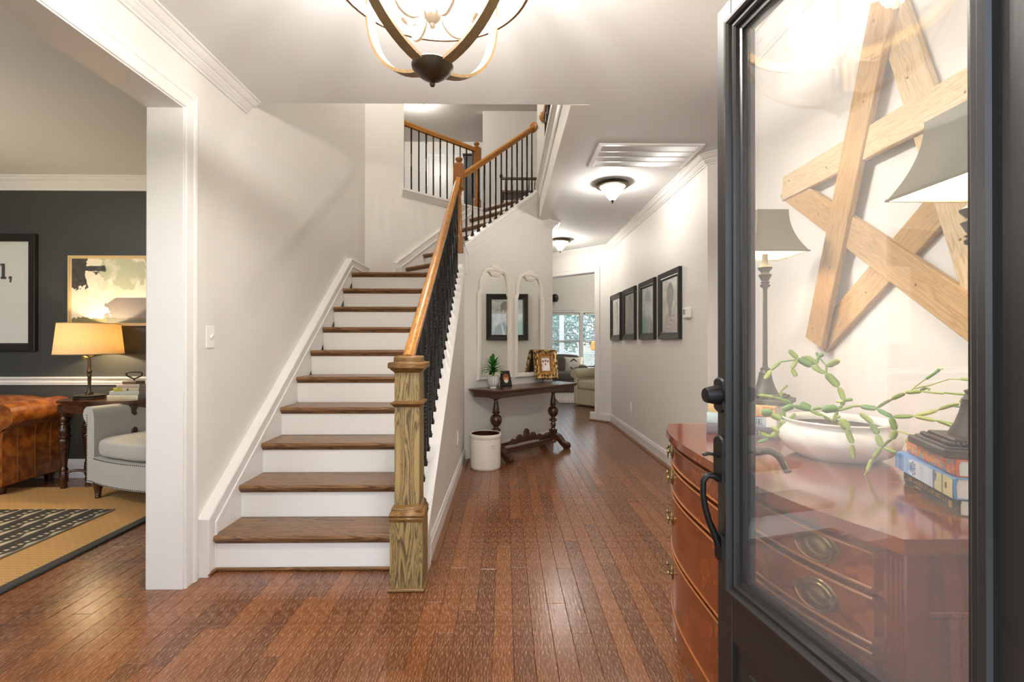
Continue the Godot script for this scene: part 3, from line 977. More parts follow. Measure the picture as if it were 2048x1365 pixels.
# ------------------------------------------------------------------ things upstairs
func upstairs() -> void:
	# white door at the end of the upper hall
	var dr := shell("door_1")
	var g := G.new()
	g.mm(V(-1.62, UP, -10.40), V(-0.76, UP + 2.03, -10.36), 0.003)
	part(dr, "door_leaf", g, M.trim)
	for k in 2:
		for j in 2:
			g = G.new()
			g.mm(V(-1.52 + 0.38 * k, UP + 0.25 + 0.85 * j, -10.362), V(-1.24 + 0.38 * k, UP + 0.95 + 0.95 * j, -10.352), 0.006)
			part(dr, "door_panel", g, M.trim)
	g = G.new()
	g.sweep(PV(CASING), [V(-0.75, UP, -10.40), V(-0.75, UP + 2.04, -10.40), V(-1.63, UP + 2.04, -10.40), V(-1.63, UP, -10.40)], V(0, 0, 1), false, true)
	part(dr, "door_casing", g, M.trim)
	# tall black cabinet
	var cab := thing("tall_cabinet", "tall black cabinet standing in the upper hall behind the balcony newel", "cabinet", V(-0.55, UP, -8.55))
	g = G.new(); g.mm(V(-0.16, 0.08, -0.2), V(0.10, 1.30, 0.2), 0.008)
	part(cab, "body", g, flat("black_wood", Color("1c1b1b"), 0.4))
	g = G.new(); g.mm(V(-0.18, 1.30, -0.22), V(0.12, 1.33, 0.22), 0.006)
	part(cab, "top", g, M.black_wood)
	for x: float in [-0.14, 0.08]:
		for z: float in [-0.18, 0.18]:
			g = G.new(); g.mm(V(x - 0.02, 0, z - 0.02), V(x + 0.02, 0.08, z + 0.02))
			part(cab, "leg", g, M.black_wood)
	g = G.new(); g.mm(V(-0.14, 0.12, 0.198), V(0.08, 1.26, 0.212), 0.005)
	part(cab, "door", g, M.black_wood)
	# dark bench with a spindled back, seen over the top step
	var be := thing("bench", "dark wooden spindle-back bench in the upper hall seen past the top step", "bench", V(0.30, UP, -7.75))
	g = G.new(); g.mm(V(-0.36, 0.42, -0.2), V(0.50, 0.46, 0.2), 0.006)
	part(be, "seat", g, M.walnut_x)
	g = G.new(); g.mm(V(-0.38, 0.74, -0.19), V(0.50, 0.78, -0.15), 0.008)
	part(be, "top_rail", g, M.walnut_x)
	for i in 9:
		g = G.new(); g.lathe(PV([0.008, 0.46, 0.012, 0.6, 0.008, 0.745]), 8, TR(V(-0.30 + 0.095 * i, 0, -0.17)))
		part(be, "spindle", g, M.walnut_y)
	for x: float in [-0.35, 0.48]:
		for z: float in [-0.17, 0.17]:
			g = G.new(); g.lathe(PV([0.0, 0, 0.016, 0, 0.024, 0.25, 0.020, 0.42, 0.0, 0.42]), 10, TR(V(x, 0, z)))
			part(be, "leg", g, M.walnut_y)
	g = G.new(); g.lathe(PV([0.0, 0.77, 0.02, 0.77, 0.03, 0.80, 0.02, 0.83, 0.0, 0.835]), 12, TR(V(-0.37, 0, -0.17)))
	part(be, "finial", g, M.walnut_y)

# ------------------------------------------------------------------ lamps on the ceilings
func glow(key: String, c: Color, e: float) -> StandardMaterial3D:
	var m := flat(key, Color(0.9, 0.88, 0.84), 0.4)
	m.emission_enabled = true; m.emission = c; m.emission_energy_multiplier = e
	return m

func flush_light(label: String, at: Vector3, energy: float) -> void:
	var t := thing("ceiling_light", label, "ceiling light", at, 0.0, "flush ceiling lights along the hall")
	var g := G.new()
	g.lathe(PV([0.0, 0.0, 0.125, 0.0, 0.150, -0.012, 0.157, -0.026, 0.150, -0.038, 0.126, -0.042, 0.110, -0.030]).duplicate(), 36)
	part(t, "bronze_pan", g, M.antique_bronze)
	g = G.new()
	g.lathe(PV([0.0, -0.172, 0.020, -0.168, 0.034, -0.155, 0.050, -0.132, 0.072, -0.100, 0.096, -0.068, 0.114, -0.046, 0.118, -0.036, 0.112, -0.030, 0.0, -0.030]), 36)
	part(t, "glass_bowl", g, M.lamp_glass)
	g = G.new()
	g.lathe(PV([0.0, -0.196, 0.006, -0.194, 0.009, -0.188, 0.005, -0.181, 0.008, -0.178, 0.016, -0.172, 0.026, -0.160, 0.0, -0.158]), 16)
	part(t, "finial", g, M.antique_bronze)
	lamp(t, V(0, -0.10, 0), energy, Color(1.0, 0.98, 0.955), 0.05)

func lights_fixtures() -> void:
	glow("lamp_glass", Color(1.0, 0.95, 0.87), 1.6)
	glow("bulb", Color(1.0, 0.93, 0.82), 6.0)
	flush_light("flush bell-glass ceiling light between the air grille and the pictures", V(1.007, CEIL, -4.60), 0.42)
	flush_light("flush ceiling light farther down the hall, half hidden by the mirror wall", V(0.80, CEIL, -7.15), 0.5)
	# chandelier
	var c := V(-0.2235, 2.365, -1.50)
	var t := thing("chandelier", "orb chandelier of weathered wood bands and white candle arms over the foyer", "chandelier", c)
	var weathered := wood("weathered_band", TEX["barnwood"], Color("a39782"), 1, 5.0, 0.6, 0.05)
	var R := 0.295
	for i in 4:
		var az := deg_to_rad(45.0 + 90.0 * i + 8.0)
		var dir := V(cos(az), 0, -sin(az)); var wd := dir.cross(Vector3.UP)
		var rows: Array = []
		for k in 29:
			var a := deg_to_rad(-80.0 + 160.0 * k / 28)
			var p := dir * cos(a) * R + V(0, sin(a) * R * 0.965, 0)
			var o := dir * cos(a) + V(0, sin(a), 0)
			rows.append(PackedVector3Array([p - wd * 0.017, p + wd * 0.017, p + wd * 0.017 + o * 0.010, p - wd * 0.017 + o * 0.010]))
		var g := G.new()
		for k in 28:
			for j in 4:
				g.quad(rows[k][(j + 1) % 4], rows[k][j], rows[k + 1][j], rows[k + 1][(j + 1) % 4])
		part(t, "upright_band", g, weathered)
	var g2 := G.new()
	g2.lathe(PV([R + 0.004, -0.019, R + 0.013, -0.019, R + 0.013, 0.019, R + 0.004, 0.019, R + 0.004, -0.019]), 64)
	part(t, "level_band", g2, weathered)
	g2 = G.new()
	g2.lathe(PV([0.0, -0.345, 0.006, -0.344, 0.009, -0.338, 0.005, -0.330, 0.012, -0.328, 0.032, -0.318, 0.050, -0.304, 0.062, -0.290, 0.064, -0.283, 0.058, -0.277, 0.030, -0.270, 0.0, -0.268]), 32)
	part(t, "bottom_bowl", g2, M.antique_bronze)
	g2 = G.new()
	g2.lathe(PV([0.0, 0.375, 0.062, 0.375, 0.062, 0.363, 0.030, 0.350, 0.012, 0.345, 0.012, 0.300, 0.030, 0.296, 0.030, 0.29, 0.012, 0.286, 0.008, 0.14, 0.0, 0.14].duplicate()), 24)
	part(t, "stem", g2, M.antique_bronze)
	var cream := flat("chalk_white", Color("cfc6b6"), 0.55)
	g2 = G.new()
	g2.lathe(PV([0.0, -0.165, 0.006, -0.164, 0.009, -0.157, 0.005, -0.150, 0.012, -0.148, 0.026, -0.132, 0.028, -0.122, 0.022, -0.110, 0.022, -0.075, 0.014, -0.05, 0.008, 0.0, 0.008, 0.145, 0.0, 0.145]), 24)
	part(t, "centre_body", g2, cream)
	for i in 4:
		var az := deg_to_rad(45.0 + 90.0 * i - 6.0)
		var dir := V(cos(az), 0, -sin(az))
		var pts: Array = []
		for k in 17:
			var f := k / 16.0
			pts.append(dir * (0.018 + 0.125 * f) + V(0, -0.115 - 0.045 * sin(f * PI * 1.0) + 0.03 * smoothstep(0.75, 1.0, f) + 0.03 * (1.0 - smoothstep(0.0, 0.25, f)), 0))
		var arm := G.new()
		arm.tube(pts, 0.0055, 8)
		var a := part(t, "arm", arm, cream)
		var e: Vector3 = pts[16]
		var cup := G.new()
		cup.lathe(PV([0.0, 0.0, 0.008, 0.0, 0.012, 0.006, 0.026, 0.014, 0.028, 0.017, 0.0, 0.017]), 20, TR(e))
		part(a, "drip_cup", cup, cream)
		var can := G.new()
		can.lathe(PV([0.011, 0.016, 0.011, 0.085, 0.0, 0.085]), 16, TR(e))
		part(a, "candle_sleeve", can, flat("sleeve", Color("e9e2d4"), 0.5))
		var bl := G.new()
		bl.lathe(PV([0.0, 0.084, 0.007, 0.088, 0.013, 0.105, 0.015, 0.12, 0.011, 0.138, 0.004, 0.154, 0.0, 0.158]), 16, TR(e))
		part(a, "bulb", bl, M.bulb)
		lamp(t, e + V(0, 0.12, 0), 0.56, Color(1.0, 0.98, 0.955), 0.02)
	# ceiling lamps upstairs: over the stairwell and along the upper hall
	for q: Array in [["drum ceiling light high above the stairwell", V(-0.75, TOPC, -4.75), 2.6], ["drum ceiling light at the far end of the upper hall", V(-1.6, TOPC, -8.6), 1.3]]:
		var u := thing("ceiling_light", q[0], "ceiling light", q[1], 0.0, "drum ceiling lights upstairs")
		g2 = G.new(); g2.lathe(PV([0.0, 0.0, 0.17, 0.0, 0.17, -0.03, 0.0, -0.03]), 32)
		part(u, "pan", g2, M.antique_bronze)
		g2 = G.new(); g2.lathe(PV([0.0, -0.13, 0.15, -0.12, 0.16, -0.03, 0.0, -0.03]), 32)
		part(u, "glass_drum", g2, M.lamp_glass)
		lamp(u, V(0, -0.08, 0), q[2], Color(1.0, 0.975, 0.94), 0.06)

# ------------------------------------------------------------------ pictures and small fittings of the hall
func disc(im: Image, c: Vector2, r: Vector2, col: Color, soft := 0.15, ang := 0.0) -> void:
	var w := im.get_width(); var h := im.get_height()
	var m := maxf(r.x, r.y) * (1.0 + soft)
	for y in range(maxi(0, int((c.y - m) * h)), mini(h, int((c.y + m) * h) + 1)):
		for x in range(maxi(0, int((c.x - m) * w)), mini(w, int((c.x + m) * w) + 1)):
			var p := Vector2((x + 0.5) / w, (y + 0.5) / h) - c
			p = p.rotated(-ang)
			var d := Vector2(p.x / r.x, p.y / r.y).length()
			var k := 1.0 - smoothstep(1.0 - soft, 1.0 + soft * 0.3, d)
			if k > 0.0:
				im.set_pixel(x, y, im.get_pixel(x, y).lerp(col, k * col.a))

func picture_mat(key: String, im: Image, rough := 0.5) -> StandardMaterial3D:
	var m := flat(key, Color.WHITE, rough)
	m.albedo_texture = ImageTexture.create_from_image(im)
	m.texture_repeat = false
	return m

func portrait(k: int) -> Image:
	var im := Image.create(120, 128, false, Image.FORMAT_RGB8)
	var bg: Color = [Color("c9c4ba"), Color("aaa79f"), Color("b7bdbc"), Color("cdc3b8")][k]
	im.fill(bg)
	var nz := FastNoiseLite.new(); nz.seed = 30 + k; nz.frequency = 0.03; nz.fractal_octaves = 3
	for y in 128:
		for x in 120:
			var v := nz.get_noise_2d(x, y) * 0.16
			im.set_pixel(x, y, Color(bg.r + v, bg.g + v, bg.b + v))
	var skin: Color = [Color("b9b2a8"), Color("a9a298"), Color("c9c5be"), Color("77706a")][k]
	var hair: Color = [Color("6f6a62"), Color("55514b"), Color("4e5453"), Color("4c4743")][k]
	var shirt: Color = [Color("d7d2ca"), Color("8f8c86"), Color("46575a"), Color("b9aca4")][k]
	disc(im, Vector2(0.5, 1.02), Vector2(0.46, 0.42), shirt)
	if k == 2:
		disc(im, Vector2(0.14, 0.85), Vector2(0.2, 0.25), Color("6fae98"), 0.4)
		disc(im, Vector2(0.2, 0.28), Vector2(0.3, 0.3), Color(0.80, 0.89, 0.93, 0.8), 0.6)
		disc(im, Vector2(0.44, 0.12), Vector2(0.07, 0.14), Color(0.42, 0.62, 0.6), 0.5)
		disc(im, Vector2(0.62, 0.9), Vector2(0.035, 0.3), Color("b8c4c4"), 0.3, 0.25)
	if k == 3:
		for i in 26:
			disc(im, Vector2(0.28 + 0.47 * fmod(i * 0.618, 1.0), 0.70 + 0.3 * fmod(i * 0.377, 1.0)), Vector2(0.03, 0.022), Color(0.86, 0.82, 0.78) if i % 2 else Color(0.45, 0.4, 0.38), 0.4)
	disc(im, Vector2(0.5, 0.60), Vector2(0.09, 0.14), skin.darkened(0.15))
	disc(im, Vector2(0.5, 0.30), Vector2(0.205, 0.23), hair)
	disc(im, Vector2(0.5, 0.385), Vector2(0.165, 0.225), skin)
	if k == 2: disc(im, Vector2(0.5, 0.20), Vector2(0.22, 0.13), Color("70706c"))
	for s: float in [-1.0, 1.0]:
		disc(im, Vector2(0.5 + s * 0.172, 0.40), Vector2(0.028, 0.05), skin.darkened(0.1))
		disc(im, Vector2(0.5 + s * 0.067, 0.355), Vector2(0.034, 0.017), Color(0.2, 0.19, 0.18), 0.4)
		disc(im, Vector2(0.5 + s * 0.067, 0.315), Vector2(0.045, 0.010), hair, 0.4)
	disc(im, Vector2(0.5, 0.435), Vector2(0.026, 0.022), skin.darkened(0.3), 0.5)
	disc(im, Vector2(0.5, 0.505), Vector2(0.066, 0.018), skin.darkened(0.5), 0.4)
	return im

func ring_frame(size: Vector2, prof: PackedVector2Array) -> G:      # picture frame in local x, y, facing z; prof a = inwards from the outer edge, b = forward
	var g := G.new()
	var hx := size.x / 2; var hy := size.y / 2
	g.sweep(prof, [V(-hx, -hy, 0), V(-hx, hy, 0), V(hx, hy, 0), V(hx, -hy, 0)], V(0, 0, 1), true, true)
	return g

func hall_picture(k: int, z0: float, z1: float, label: String) -> void:
	var t := thing("picture_frame", label, "picture", V(XR, 1.605, (z0 + z1) / 2), -PI / 2, "four framed portraits along the hall")
	var w := absf(z1 - z0)
	part(t, "frame", ring_frame(Vector2(w, 0.675), PV([0.0, 0.0, 0.0, 0.030, 0.006, 0.036, 0.055, 0.022, 0.062, 0.024, 0.078, 0.014, 0.078, 0.0])), M.frame_black)
	var g := G.new()
	var hx := w / 2 - 0.07; var hy := 0.3375 - 0.07
	g.quv(V(-hx, -hy, 0.008), V(hx, -hy, 0.008), V(hx, hy, 0.008), V(-hx, hy, 0.008))
	part(t, "photograph", g, picture_mat("portrait_%d" % k, portrait(k)))
	g = G.new(); g.mm(V(-hx, -hy, 0.0115), V(hx, hy, 0.0125))
	part(t, "pane", g, M.pane)

func plate(called: String, label: String, category: String, at: Vector3, turn: float, size: Vector2) -> Node3D:
	var t := thing(called, label, category, at, turn)
	var g := G.new()
	g.mm(V(-size.x / 2, -size.y / 2, 0), V(size.x / 2, size.y / 2, 0.006), 0.003)
	part(t, "cover_plate", g, M.white_plastic)
	return t

func outlet_parts(t: Node3D) -> void:
	for s: float in [-1.0, 1.0]:
		var g := G.new()
		g.lathe(PV([0.0, 0.008, 0.015, 0.008, 0.016, 0.005]), 16, Transform3D(Basis(Vector3.RIGHT, V(0, 0, 1), Vector3.DOWN), V(0, s * 0.02, 0)))
		part(t, "socket", g, M.white_plastic)

func hall_objects() -> void:
	flat("frame_black", Color("26221e"), 0.3)
	hall_picture(0, -7.46, -6.83, "black framed pale washed-out portrait at the far end of the hall row")
	hall_picture(1, -6.69, -6.06, "black framed portrait of a laughing dark-haired child, second from the far end")
	hall_picture(2, -5.87, -5.26, "black framed portrait with a bluish dark coat, between the laughing child and the boy")
	hall_picture(3, -5.12, -4.50, "black framed portrait of a boy in a patterned shirt, beside the thermostat")
	# thermostat
	var t := thing("thermostat", "white wall thermostat with a small grey display beside the last picture", "thermostat", V(XR, 1.498, -4.335), -PI / 2)
	var g := G.new(); g.mm(V(-0.075, -0.047, 0), V(0.075, 0.047, 0.030), 0.008)
	part(t, "case", g, M.white_plastic)
	g = G.new(); g.mm(V(-0.062, -0.012, 0.029), V(-0.010, 0.034, 0.0312), 0.001)
	part(t, "display", g, flat("lcd", Color("8d9088"), 0.2))
	for i in 3:
		g = G.new(); g.mm(V(0.012 + 0.016 * i, 0.004, 0.029), V(0.024 + 0.016 * i, 0.014, 0.032), 0.002)
		part(t, "button", g, M.white_plastic)
	outlet_parts(plate("power_outlet", "white power outlet low on the hall wall under the pictures", "outlet", V(XR, 0.395, -6.346), -PI / 2, Vector2(0.075, 0.12)))
	outlet_parts(plate("power_outlet", "white power outlet low on the wall under the stair railing", "outlet", V(-0.43, 0.38, -4.40), PI / 2, Vector2(0.075, 0.12)))
	t = plate("light_switch", "white toggle light switch on the left wall beside the stairs", "light switch", V(XL, 1.266, -2.704), PI / 2, Vector2(0.075, 0.122))
	g = G.new(); g.box(V(0, 0.004, 0.012), V(0.009, 0.022, 0.016), 0.002, Basis(Vector3.RIGHT, 0.5))
	part(t, "toggle", g, M.white_plastic)
	# return-air grille in the ceiling
	t = thing("air_grille", "white louvred return air grille in the hall ceiling", "vent", V(1.108, CEIL, -3.932))
	g = G.new()
	g.sweep(PV([0.0, 0.0, 0.0, 0.004, 0.004, 0.010, 0.034, 0.010, 0.034, 0.0]), [V(-0.405, 0, -0.25), V(-0.405, 0, 0.25), V(0.405, 0, 0.25), V(0.405, 0, -0.25)], Vector3.DOWN, true, true)
	part(t, "frame", g, M.white_plastic)
	g = G.new(); g.mm(V(-0.38, -0.001, -0.225), V(0.38, 0.0, 0.225))
	part(t, "dark_backing", g, flat("duct", Color("e0dfdd"), 0.75))
	for i in 3:
		g = G.new(); g.mm(V(-0.372, -0.010, -0.112 + 0.107 * i), V(0.372, -0.002, -0.102 + 0.107 * i))
		part(t, "cross_bar", g, M.white_plastic)
	g = G.new()
	for i in 74:
		g.box(V(-0.367 + 0.01 * i, -0.006, 0), V(0.0012, 0.009, 0.43), 0.0, Basis(V(0, 0, 1), 0.6))
	part(t, "louvres", g, M.white_plastic).set_meta("kind", "stuff")
	# stoneware crock
	t = thing("stoneware_crock", "white glazed stoneware crock with a brown inside, on the floor in the stair corner", "crock", V(-0.198, 0, -4.852))
	g = G.new()
	g.lathe(PV([0.0, 0.0, 0.142, 0.0, 0.149, 0.008, 0.151, 0.02, 0.152, 0.290, 0.151, 0.298, 0.153, 0.302, 0.157, 0.308, 0.158, 0.332, 0.154, 0.340, 0.146, 0.342, 0.140, 0.338]), 48)
	part(t, "body", g, M.crock_glaze if M.has("crock_glaze") else flat("crock_glaze", Color("e6dfd2"), 0.14))
	g = G.new()
	g.lathe(PV([0.140, 0.338, 0.138, 0.30, 0.138, 0.03, 0.0, 0.02]), 40)
	part(t, "inside", g, flat("slip_brown", Color("3d1d12"), 0.25))
	var mark := G.new()      # the faint stamped leaf mark
	for a: Array in [[-0.030, 0.005, -0.014, 0.014], [-0.014, 0.014, -0.012, 0.002], [-0.012, 0.002, 0.0, 0.020], [0.0, 0.020, 0.010, 0.006], [0.010, 0.006, 0.026, 0.016], [-0.022, -0.004, -0.010, -0.016], [-0.010, -0.016, 0.004, -0.014], [0.004, -0.014, 0.014, -0.004], [-0.008, -0.004, 0.0, 0.006]]:
		var an: Array = []
		for q in 2:
			var th: float = deg_to_rad(58.0) - a[q * 2] / 0.152
			an.append(V(cos(th) * 0.1522, 0.225 + a[q * 2 + 1], sin(th) * 0.1522))
		mark.tube(an, 0.0011, 5)
	part(t, "stamped_mark", mark, flat("stamp_blue", Color("6f6c74"), 0.4))

# ------------------------------------------------------------------ console table and what stands by it
func leaf_blade(len: float, w: float, droop: float, fold := 0.25, n := 7) -> G:      # grows along +z from the origin, bending down
	var g := G.new()
	var rows: Array = []
	for i in n + 1:
		var f := float(i) / n
		var p := V(0, 0.35 * len * f - droop * len * f * f, len * f * (1.0 - 0.15 * f))
		var ww := w * pow(sin(PI * clampf(0.12 + f * 0.88, 0, 1)), 0.7) * 0.5
		if i == n: ww = 0.0004
		rows.append(PackedVector3Array([p + V(-ww, ww * fold, 0), p - V(0, 0.0008, 0), p + V(ww, ww * fold, 0)]))
	g.grid(rows)
	return g

func console_table() -> void:
	var fr := TR(Q, PI / 4)
	var t := thing("console_table", "dark walnut trestle console table with turned legs under the two white mirrors", "table", Q, PI / 4)
	var flatx := Transform3D(Basis(Vector3.RIGHT, V(0, 0, 1), Vector3.DOWN), Vector3.ZERO)
	var g := G.new()
	var top := PV([0.03, 0.030, 0.005, 0.10, 0.078, 0.425, 1.39, 0.42, 1.455, 0.10, 1.435, 0.030])
	g.prism(top, -0.755, -0.732, flatx, 0.006)
	g.prism(G.inset(ccw(top), 0.012), -0.733, -0.722, flatx, 0.003)
	part(t, "table_top", g, M.walnut_x)
	g = G.new()
	g.prism(G.inset(ccw(top), 0.035), -0.723, -0.672, flatx, 0.004)
	part(t, "apron", g, M.walnut_x)
	var leg := G.new()
	leg.mm(V(-0.047, 0.645, -0.047), V(0.047, 0.685, 0.047), 0.004)
	leg.lathe(PV([0.034, 0.165, 0.034, 0.20, 0.026, 0.215, 0.024, 0.225, 0.033, 0.255, 0.034, 0.268, 0.024, 0.285, 0.022, 0.296, 0.040, 0.300, 0.049, 0.308, 0.049, 0.318, 0.040, 0.328, 0.026, 0.338, 0.024, 0.350, 0.040, 0.362, 0.056, 0.385, 0.064, 0.415, 0.061, 0.445, 0.046, 0.468, 0.026, 0.478, 0.024, 0.484, 0.040, 0.488, 0.041, 0.496, 0.034, 0.503, 0.037, 0.515, 0.030, 0.56, 0.022, 0.610, 0.020, 0.628, 0.030, 0.634, 0.030, 0.642, 0.022, 0.648]), 28)
	leg.mm(V(-0.036, 0.150, -0.036), V(0.036, 0.206, 0.036), 0.003)
	var lm := leg.mesh()
	var foot := G.new()
	var half := PV([0.0, 0.165, 0.06, 0.162, 0.10, 0.148, 0.135, 0.112, 0.165, 0.082, 0.195, 0.078, 0.222, 0.072, 0.238, 0.054, 0.240, 0.030, 0.230, 0.006, 0.215, 0.0, 0.180, 0.0, 0.172, 0.012, 0.150, 0.026, 0.125, 0.045, 0.095, 0.072, 0.06, 0.085, 0.0, 0.088])
	var full := PackedVector2Array()
	for i in 13 + 5: full.append(half[i])
	for i in range(half.size() - 2, 0, -1): full.append(Vector2(-half[i].x, half[i].y))
	foot.prism(full, -0.034, 0.034, Transform3D(Basis(V(0, 0, 1), V(0, 1, 0), V(-1, 0, 0)), Vector3.ZERO), 0.004, true)
	var fm := foot.mesh()
	for x: float in [0.262, 1.205]:
		part(t, "leg", lm, M.walnut_y).position = V(x, 0, 0.205)
		part(t, "trestle_foot", fm, M.walnut_x).position = V(x, 0, 0.205)
	g = G.new()
	g.mm(V(0.29, 0.072, 0.185), V(1.18, 0.098, 0.225), 0.003)
	part(t, "stretcher", g, M.walnut_x)
	g = G.new()
	var crest := PV([0.29, 0.125, 0.45, 0.128, 0.55, 0.120, 0.62, 0.128, 0.85, 0.128, 0.92, 0.120, 1.02, 0.128, 1.18, 0.125, 1.18, 0.156, 1.05, 0.160, 0.985, 0.165, 0.965, 0.185, 0.945, 0.186, 0.925, 0.170, 0.905, 0.172, 0.885, 0.195, 0.862, 0.215, 0.835, 0.217, 0.815, 0.205, 0.805, 0.185, 0.785, 0.190, 0.775, 0.215, 0.772, 0.245, 0.750, 0.268, 0.735, 0.274, 0.720, 0.268, 0.698, 0.245, 0.695, 0.215, 0.685, 0.190, 0.665, 0.185, 0.655, 0.205, 0.635, 0.217, 0.608, 0.215, 0.585, 0.195, 0.565, 0.172, 0.545, 0.170, 0.525, 0.186, 0.505, 0.185, 0.485, 0.165, 0.42, 0.160, 0.29, 0.156])
	g.prism(crest, 0.192, 0.218, Transform3D.IDENTITY, 0.003)
	part(t, "carved_crest", g, M.walnut_x)
	mirror("white scalloped-top wall mirror nearer the stairs, behind the potted plant", 0.430)
	mirror("white scalloped-top wall mirror farther from the stairs, behind the gilt photo frame", 1.002)
	# potted plant
	var p := thing("potted_plant", "small broad-leaved green plant in a striped pot on the console table", "plant", fr * V(0.257, 0.755, 0.165))
	var pot := PV([0.0, 0.0, 0.036, 0.0, 0.037, 0.006, 0.034, 0.012, 0.040, 0.018, 0.055, 0.036, 0.062, 0.062, 0.064, 0.095, 0.064, 0.128, 0.060, 0.130, 0.057, 0.120, 0.055, 0.112])
	g = G.new(); g.lathe(pot, 40)
	part(p, "pot", g, M.china)
	g = G.new()
	for i in 30:
		var a := TAU * i / 30
		for k in 4:
			var r0 := pot[4 + k] ; var r1 := pot[5 + k]
			var hw := 0.0013 if i % 2 else 0.0020
			var e := V(-sin(a), 0, -cos(a)) * hw
			var q0 := V(cos(a), 0, -sin(a)) * (r0.x + 0.0006) + V(0, r0.y, 0)
			var q1 := V(cos(a), 0, -sin(a)) * (r1.x + 0.0006) + V(0, r1.y, 0)
			g.quad(q0 - e, q0 + e, q1 + e, q1 - e)
	part(p, "painted_stripes", g, flat("stripe_blue", Color("4d5468"), 0.3))
	g = G.new(); g.lathe(PV([0.056, 0.112, 0.03, 0.116, 0.0, 0.117]), 24)
	part(p, "soil", g, M.soil)
	g = G.new(); g.tube([V(0, 0.11, 0), V(0.003, 0.19, 0.002), V(0, 0.26, 0)], [0.010, 0.008, 0.005], 8)
	part(p, "stem", g, flat("stem_green", Color("6a7a3c"), 0.6))
	var blades: Array = [leaf_blade(0.155, 0.034, 0.45).mesh(), leaf_blade(0.135, 0.030, 0.25).mesh(), leaf_blade(0.115, 0.026, 0.05).mesh()]
	var lf := flat("leaf_deep", Color("2f6a22"), 0.35); lf.backlight_enabled = true; lf.backlight = Color(0.10, 0.20, 0.04)
	var lf2 := flat("leaf_light", Color("4b8a2d"), 0.35); lf2.backlight_enabled = true; lf2.backlight = Color(0.12, 0.24, 0.05)
	for i in 52:
		var f := i / 51.0
		var az := i * 2.39996
		var pitch := lerpf(-0.05, -1.15, pow(f, 1.3))
		var o := part(p, "leaf", blades[0 if f < 0.45 else (1 if f < 0.8 else 2)], lf if i % 3 else lf2)
		o.transform = Transform3D(Basis(Vector3.UP, az) * Basis(Vector3.RIGHT, pitch), V(0, 0.15 + 0.115 * f, 0))
	# small oval photo in a black frame
	p = thing("photo_frame", "small black wedge-shaped photo frame with an oval picture beside the potted plant", "photo frame", fr * V(0.475, 0.755, 0.150), 0.42)
	var tilt := Transform3D(Basis(Vector3.RIGHT, -0.22), V(0, 0.002, 0))
	g = G.new()
	g.prism(PV([-0.070, 0, 0.070, 0, 0.052, 0.172, -0.052, 0.172]), -0.022, 0.0, tilt, 0.004)
	part(p, "frame", g, flat("lacquer_black", Color("1e1a18"), 0.22))
	g = G.new()
	var ov: Array = []
	for i in 33: ov.append(tilt * V(cos(TAU * i / 32) * 0.032, 0.085 + sin(TAU * i / 32) * 0.050, 0.001))
	g.tube(ov, 0.0035, 6, false)
	part(p, "oval_rim", g, M.old_brass)
	var im := Image.create(64, 96, false, Image.FORMAT_RGB8)
	im.fill(Color("b9683f"))
	disc(im, Vector2(0.5, 0.85), Vector2(0.45, 0.3), Color("d8d0c8")); disc(im, Vector2(0.5, 0.4), Vector2(0.22, 0.24), Color("d79468")); disc(im, Vector2(0.5, 0.25), Vector2(0.26, 0.14), Color("6b3020"))
	g = G.new()
	for i in 32:
		var a0 := TAU * i / 32; var a1 := TAU * (i + 1) / 32
		var k := g.v.size()
		g.tri(tilt * V(0, 0.085, 0.0015), tilt * V(cos(a0) * 0.032, 0.085 + sin(a0) * 0.05, 0.0015), tilt * V(cos(a1) * 0.032, 0.085 + sin(a1) * 0.05, 0.0015))
		g.uv[k] = Vector2(0.5, 0.5); g.uv[k + 1] = Vector2(0.5 + cos(a1) / 2, 0.5 - sin(a1) / 2); g.uv[k + 2] = Vector2(0.5 + cos(a0) / 2, 0.5 - sin(a0) / 2)
	part(p, "photograph", g, picture_mat("oval_photo", im))
	# gilt frame on a wire easel
	var ez := thing("display_easel", "black scrolled wire easel holding the gilt frame on the console table", "easel", fr * V(1.150, 0.755, 0.150), 0.30)
	for s: float in [-1.0, 1.0]:
		var pts: Array = []
		for k in 22:
			var a := k / 21.0 * 4.6
			var rr := 0.012 + 0.020 * (k / 21.0)
			pts.append(V(s * (0.075 - cos(a) * rr), 0.030 - sin(a) * rr * 0.9, 0.062 - 0.0015 * k))
		pts.append_array([V(s * 0.052, 0.03, 0.02), V(s * 0.045, 0.075, 0.0), V(s * 0.038, 0.20, -0.035)])
		g = G.new(); g.tube(pts, 0.0034, 6)
		part(ez, "scrolled_leg", g, M.iron)
	g = G.new(); g.tube([V(-0.05, 0.044, 0.018), V(0.05, 0.044, 0.018)], 0.003, 6)
	part(ez, "ledge_bar", g, M.iron)
	g = G.new(); g.tube([V(0, 0.19, -0.03), V(0, 0.0034, -0.13)], 0.003, 6)
	part(ez, "back_leg", g, M.iron)
	g = G.new(); g.tube([V(-0.04, 0.19, -0.032), V(0.04, 0.19, -0.032)], 0.003, 6)
	part(ez, "top_bar", g, M.iron)
	var gf := thing("photo_frame", "distressed gilt photo frame with a family picture standing on a wire easel", "photo frame", fr * V(1.150, 0.755, 0.150), 0.30)
	var lean := Transform3D(Basis(Vector3.RIGHT, -0.20), V(0, 0.048, 0.012))
	var gold_tex := noise_tex("gilt", 0.02, 4, [0.0, Color("2e2417"), 0.42, Color("4b3a22"), 0.5, Color("96713a"), 0.62, Color("c69a55"), 0.8, Color("e0bd80"), 1.0, Color("e0bd80")], 256, 256, FastNoiseLite.TYPE_SIMPLEX, 31)
	var gm := flat("gilt_worn", Color.WHITE, 0.4, 0.35); gm.albedo_texture = gold_tex; tri_map(gm, V(7, 3, 7))
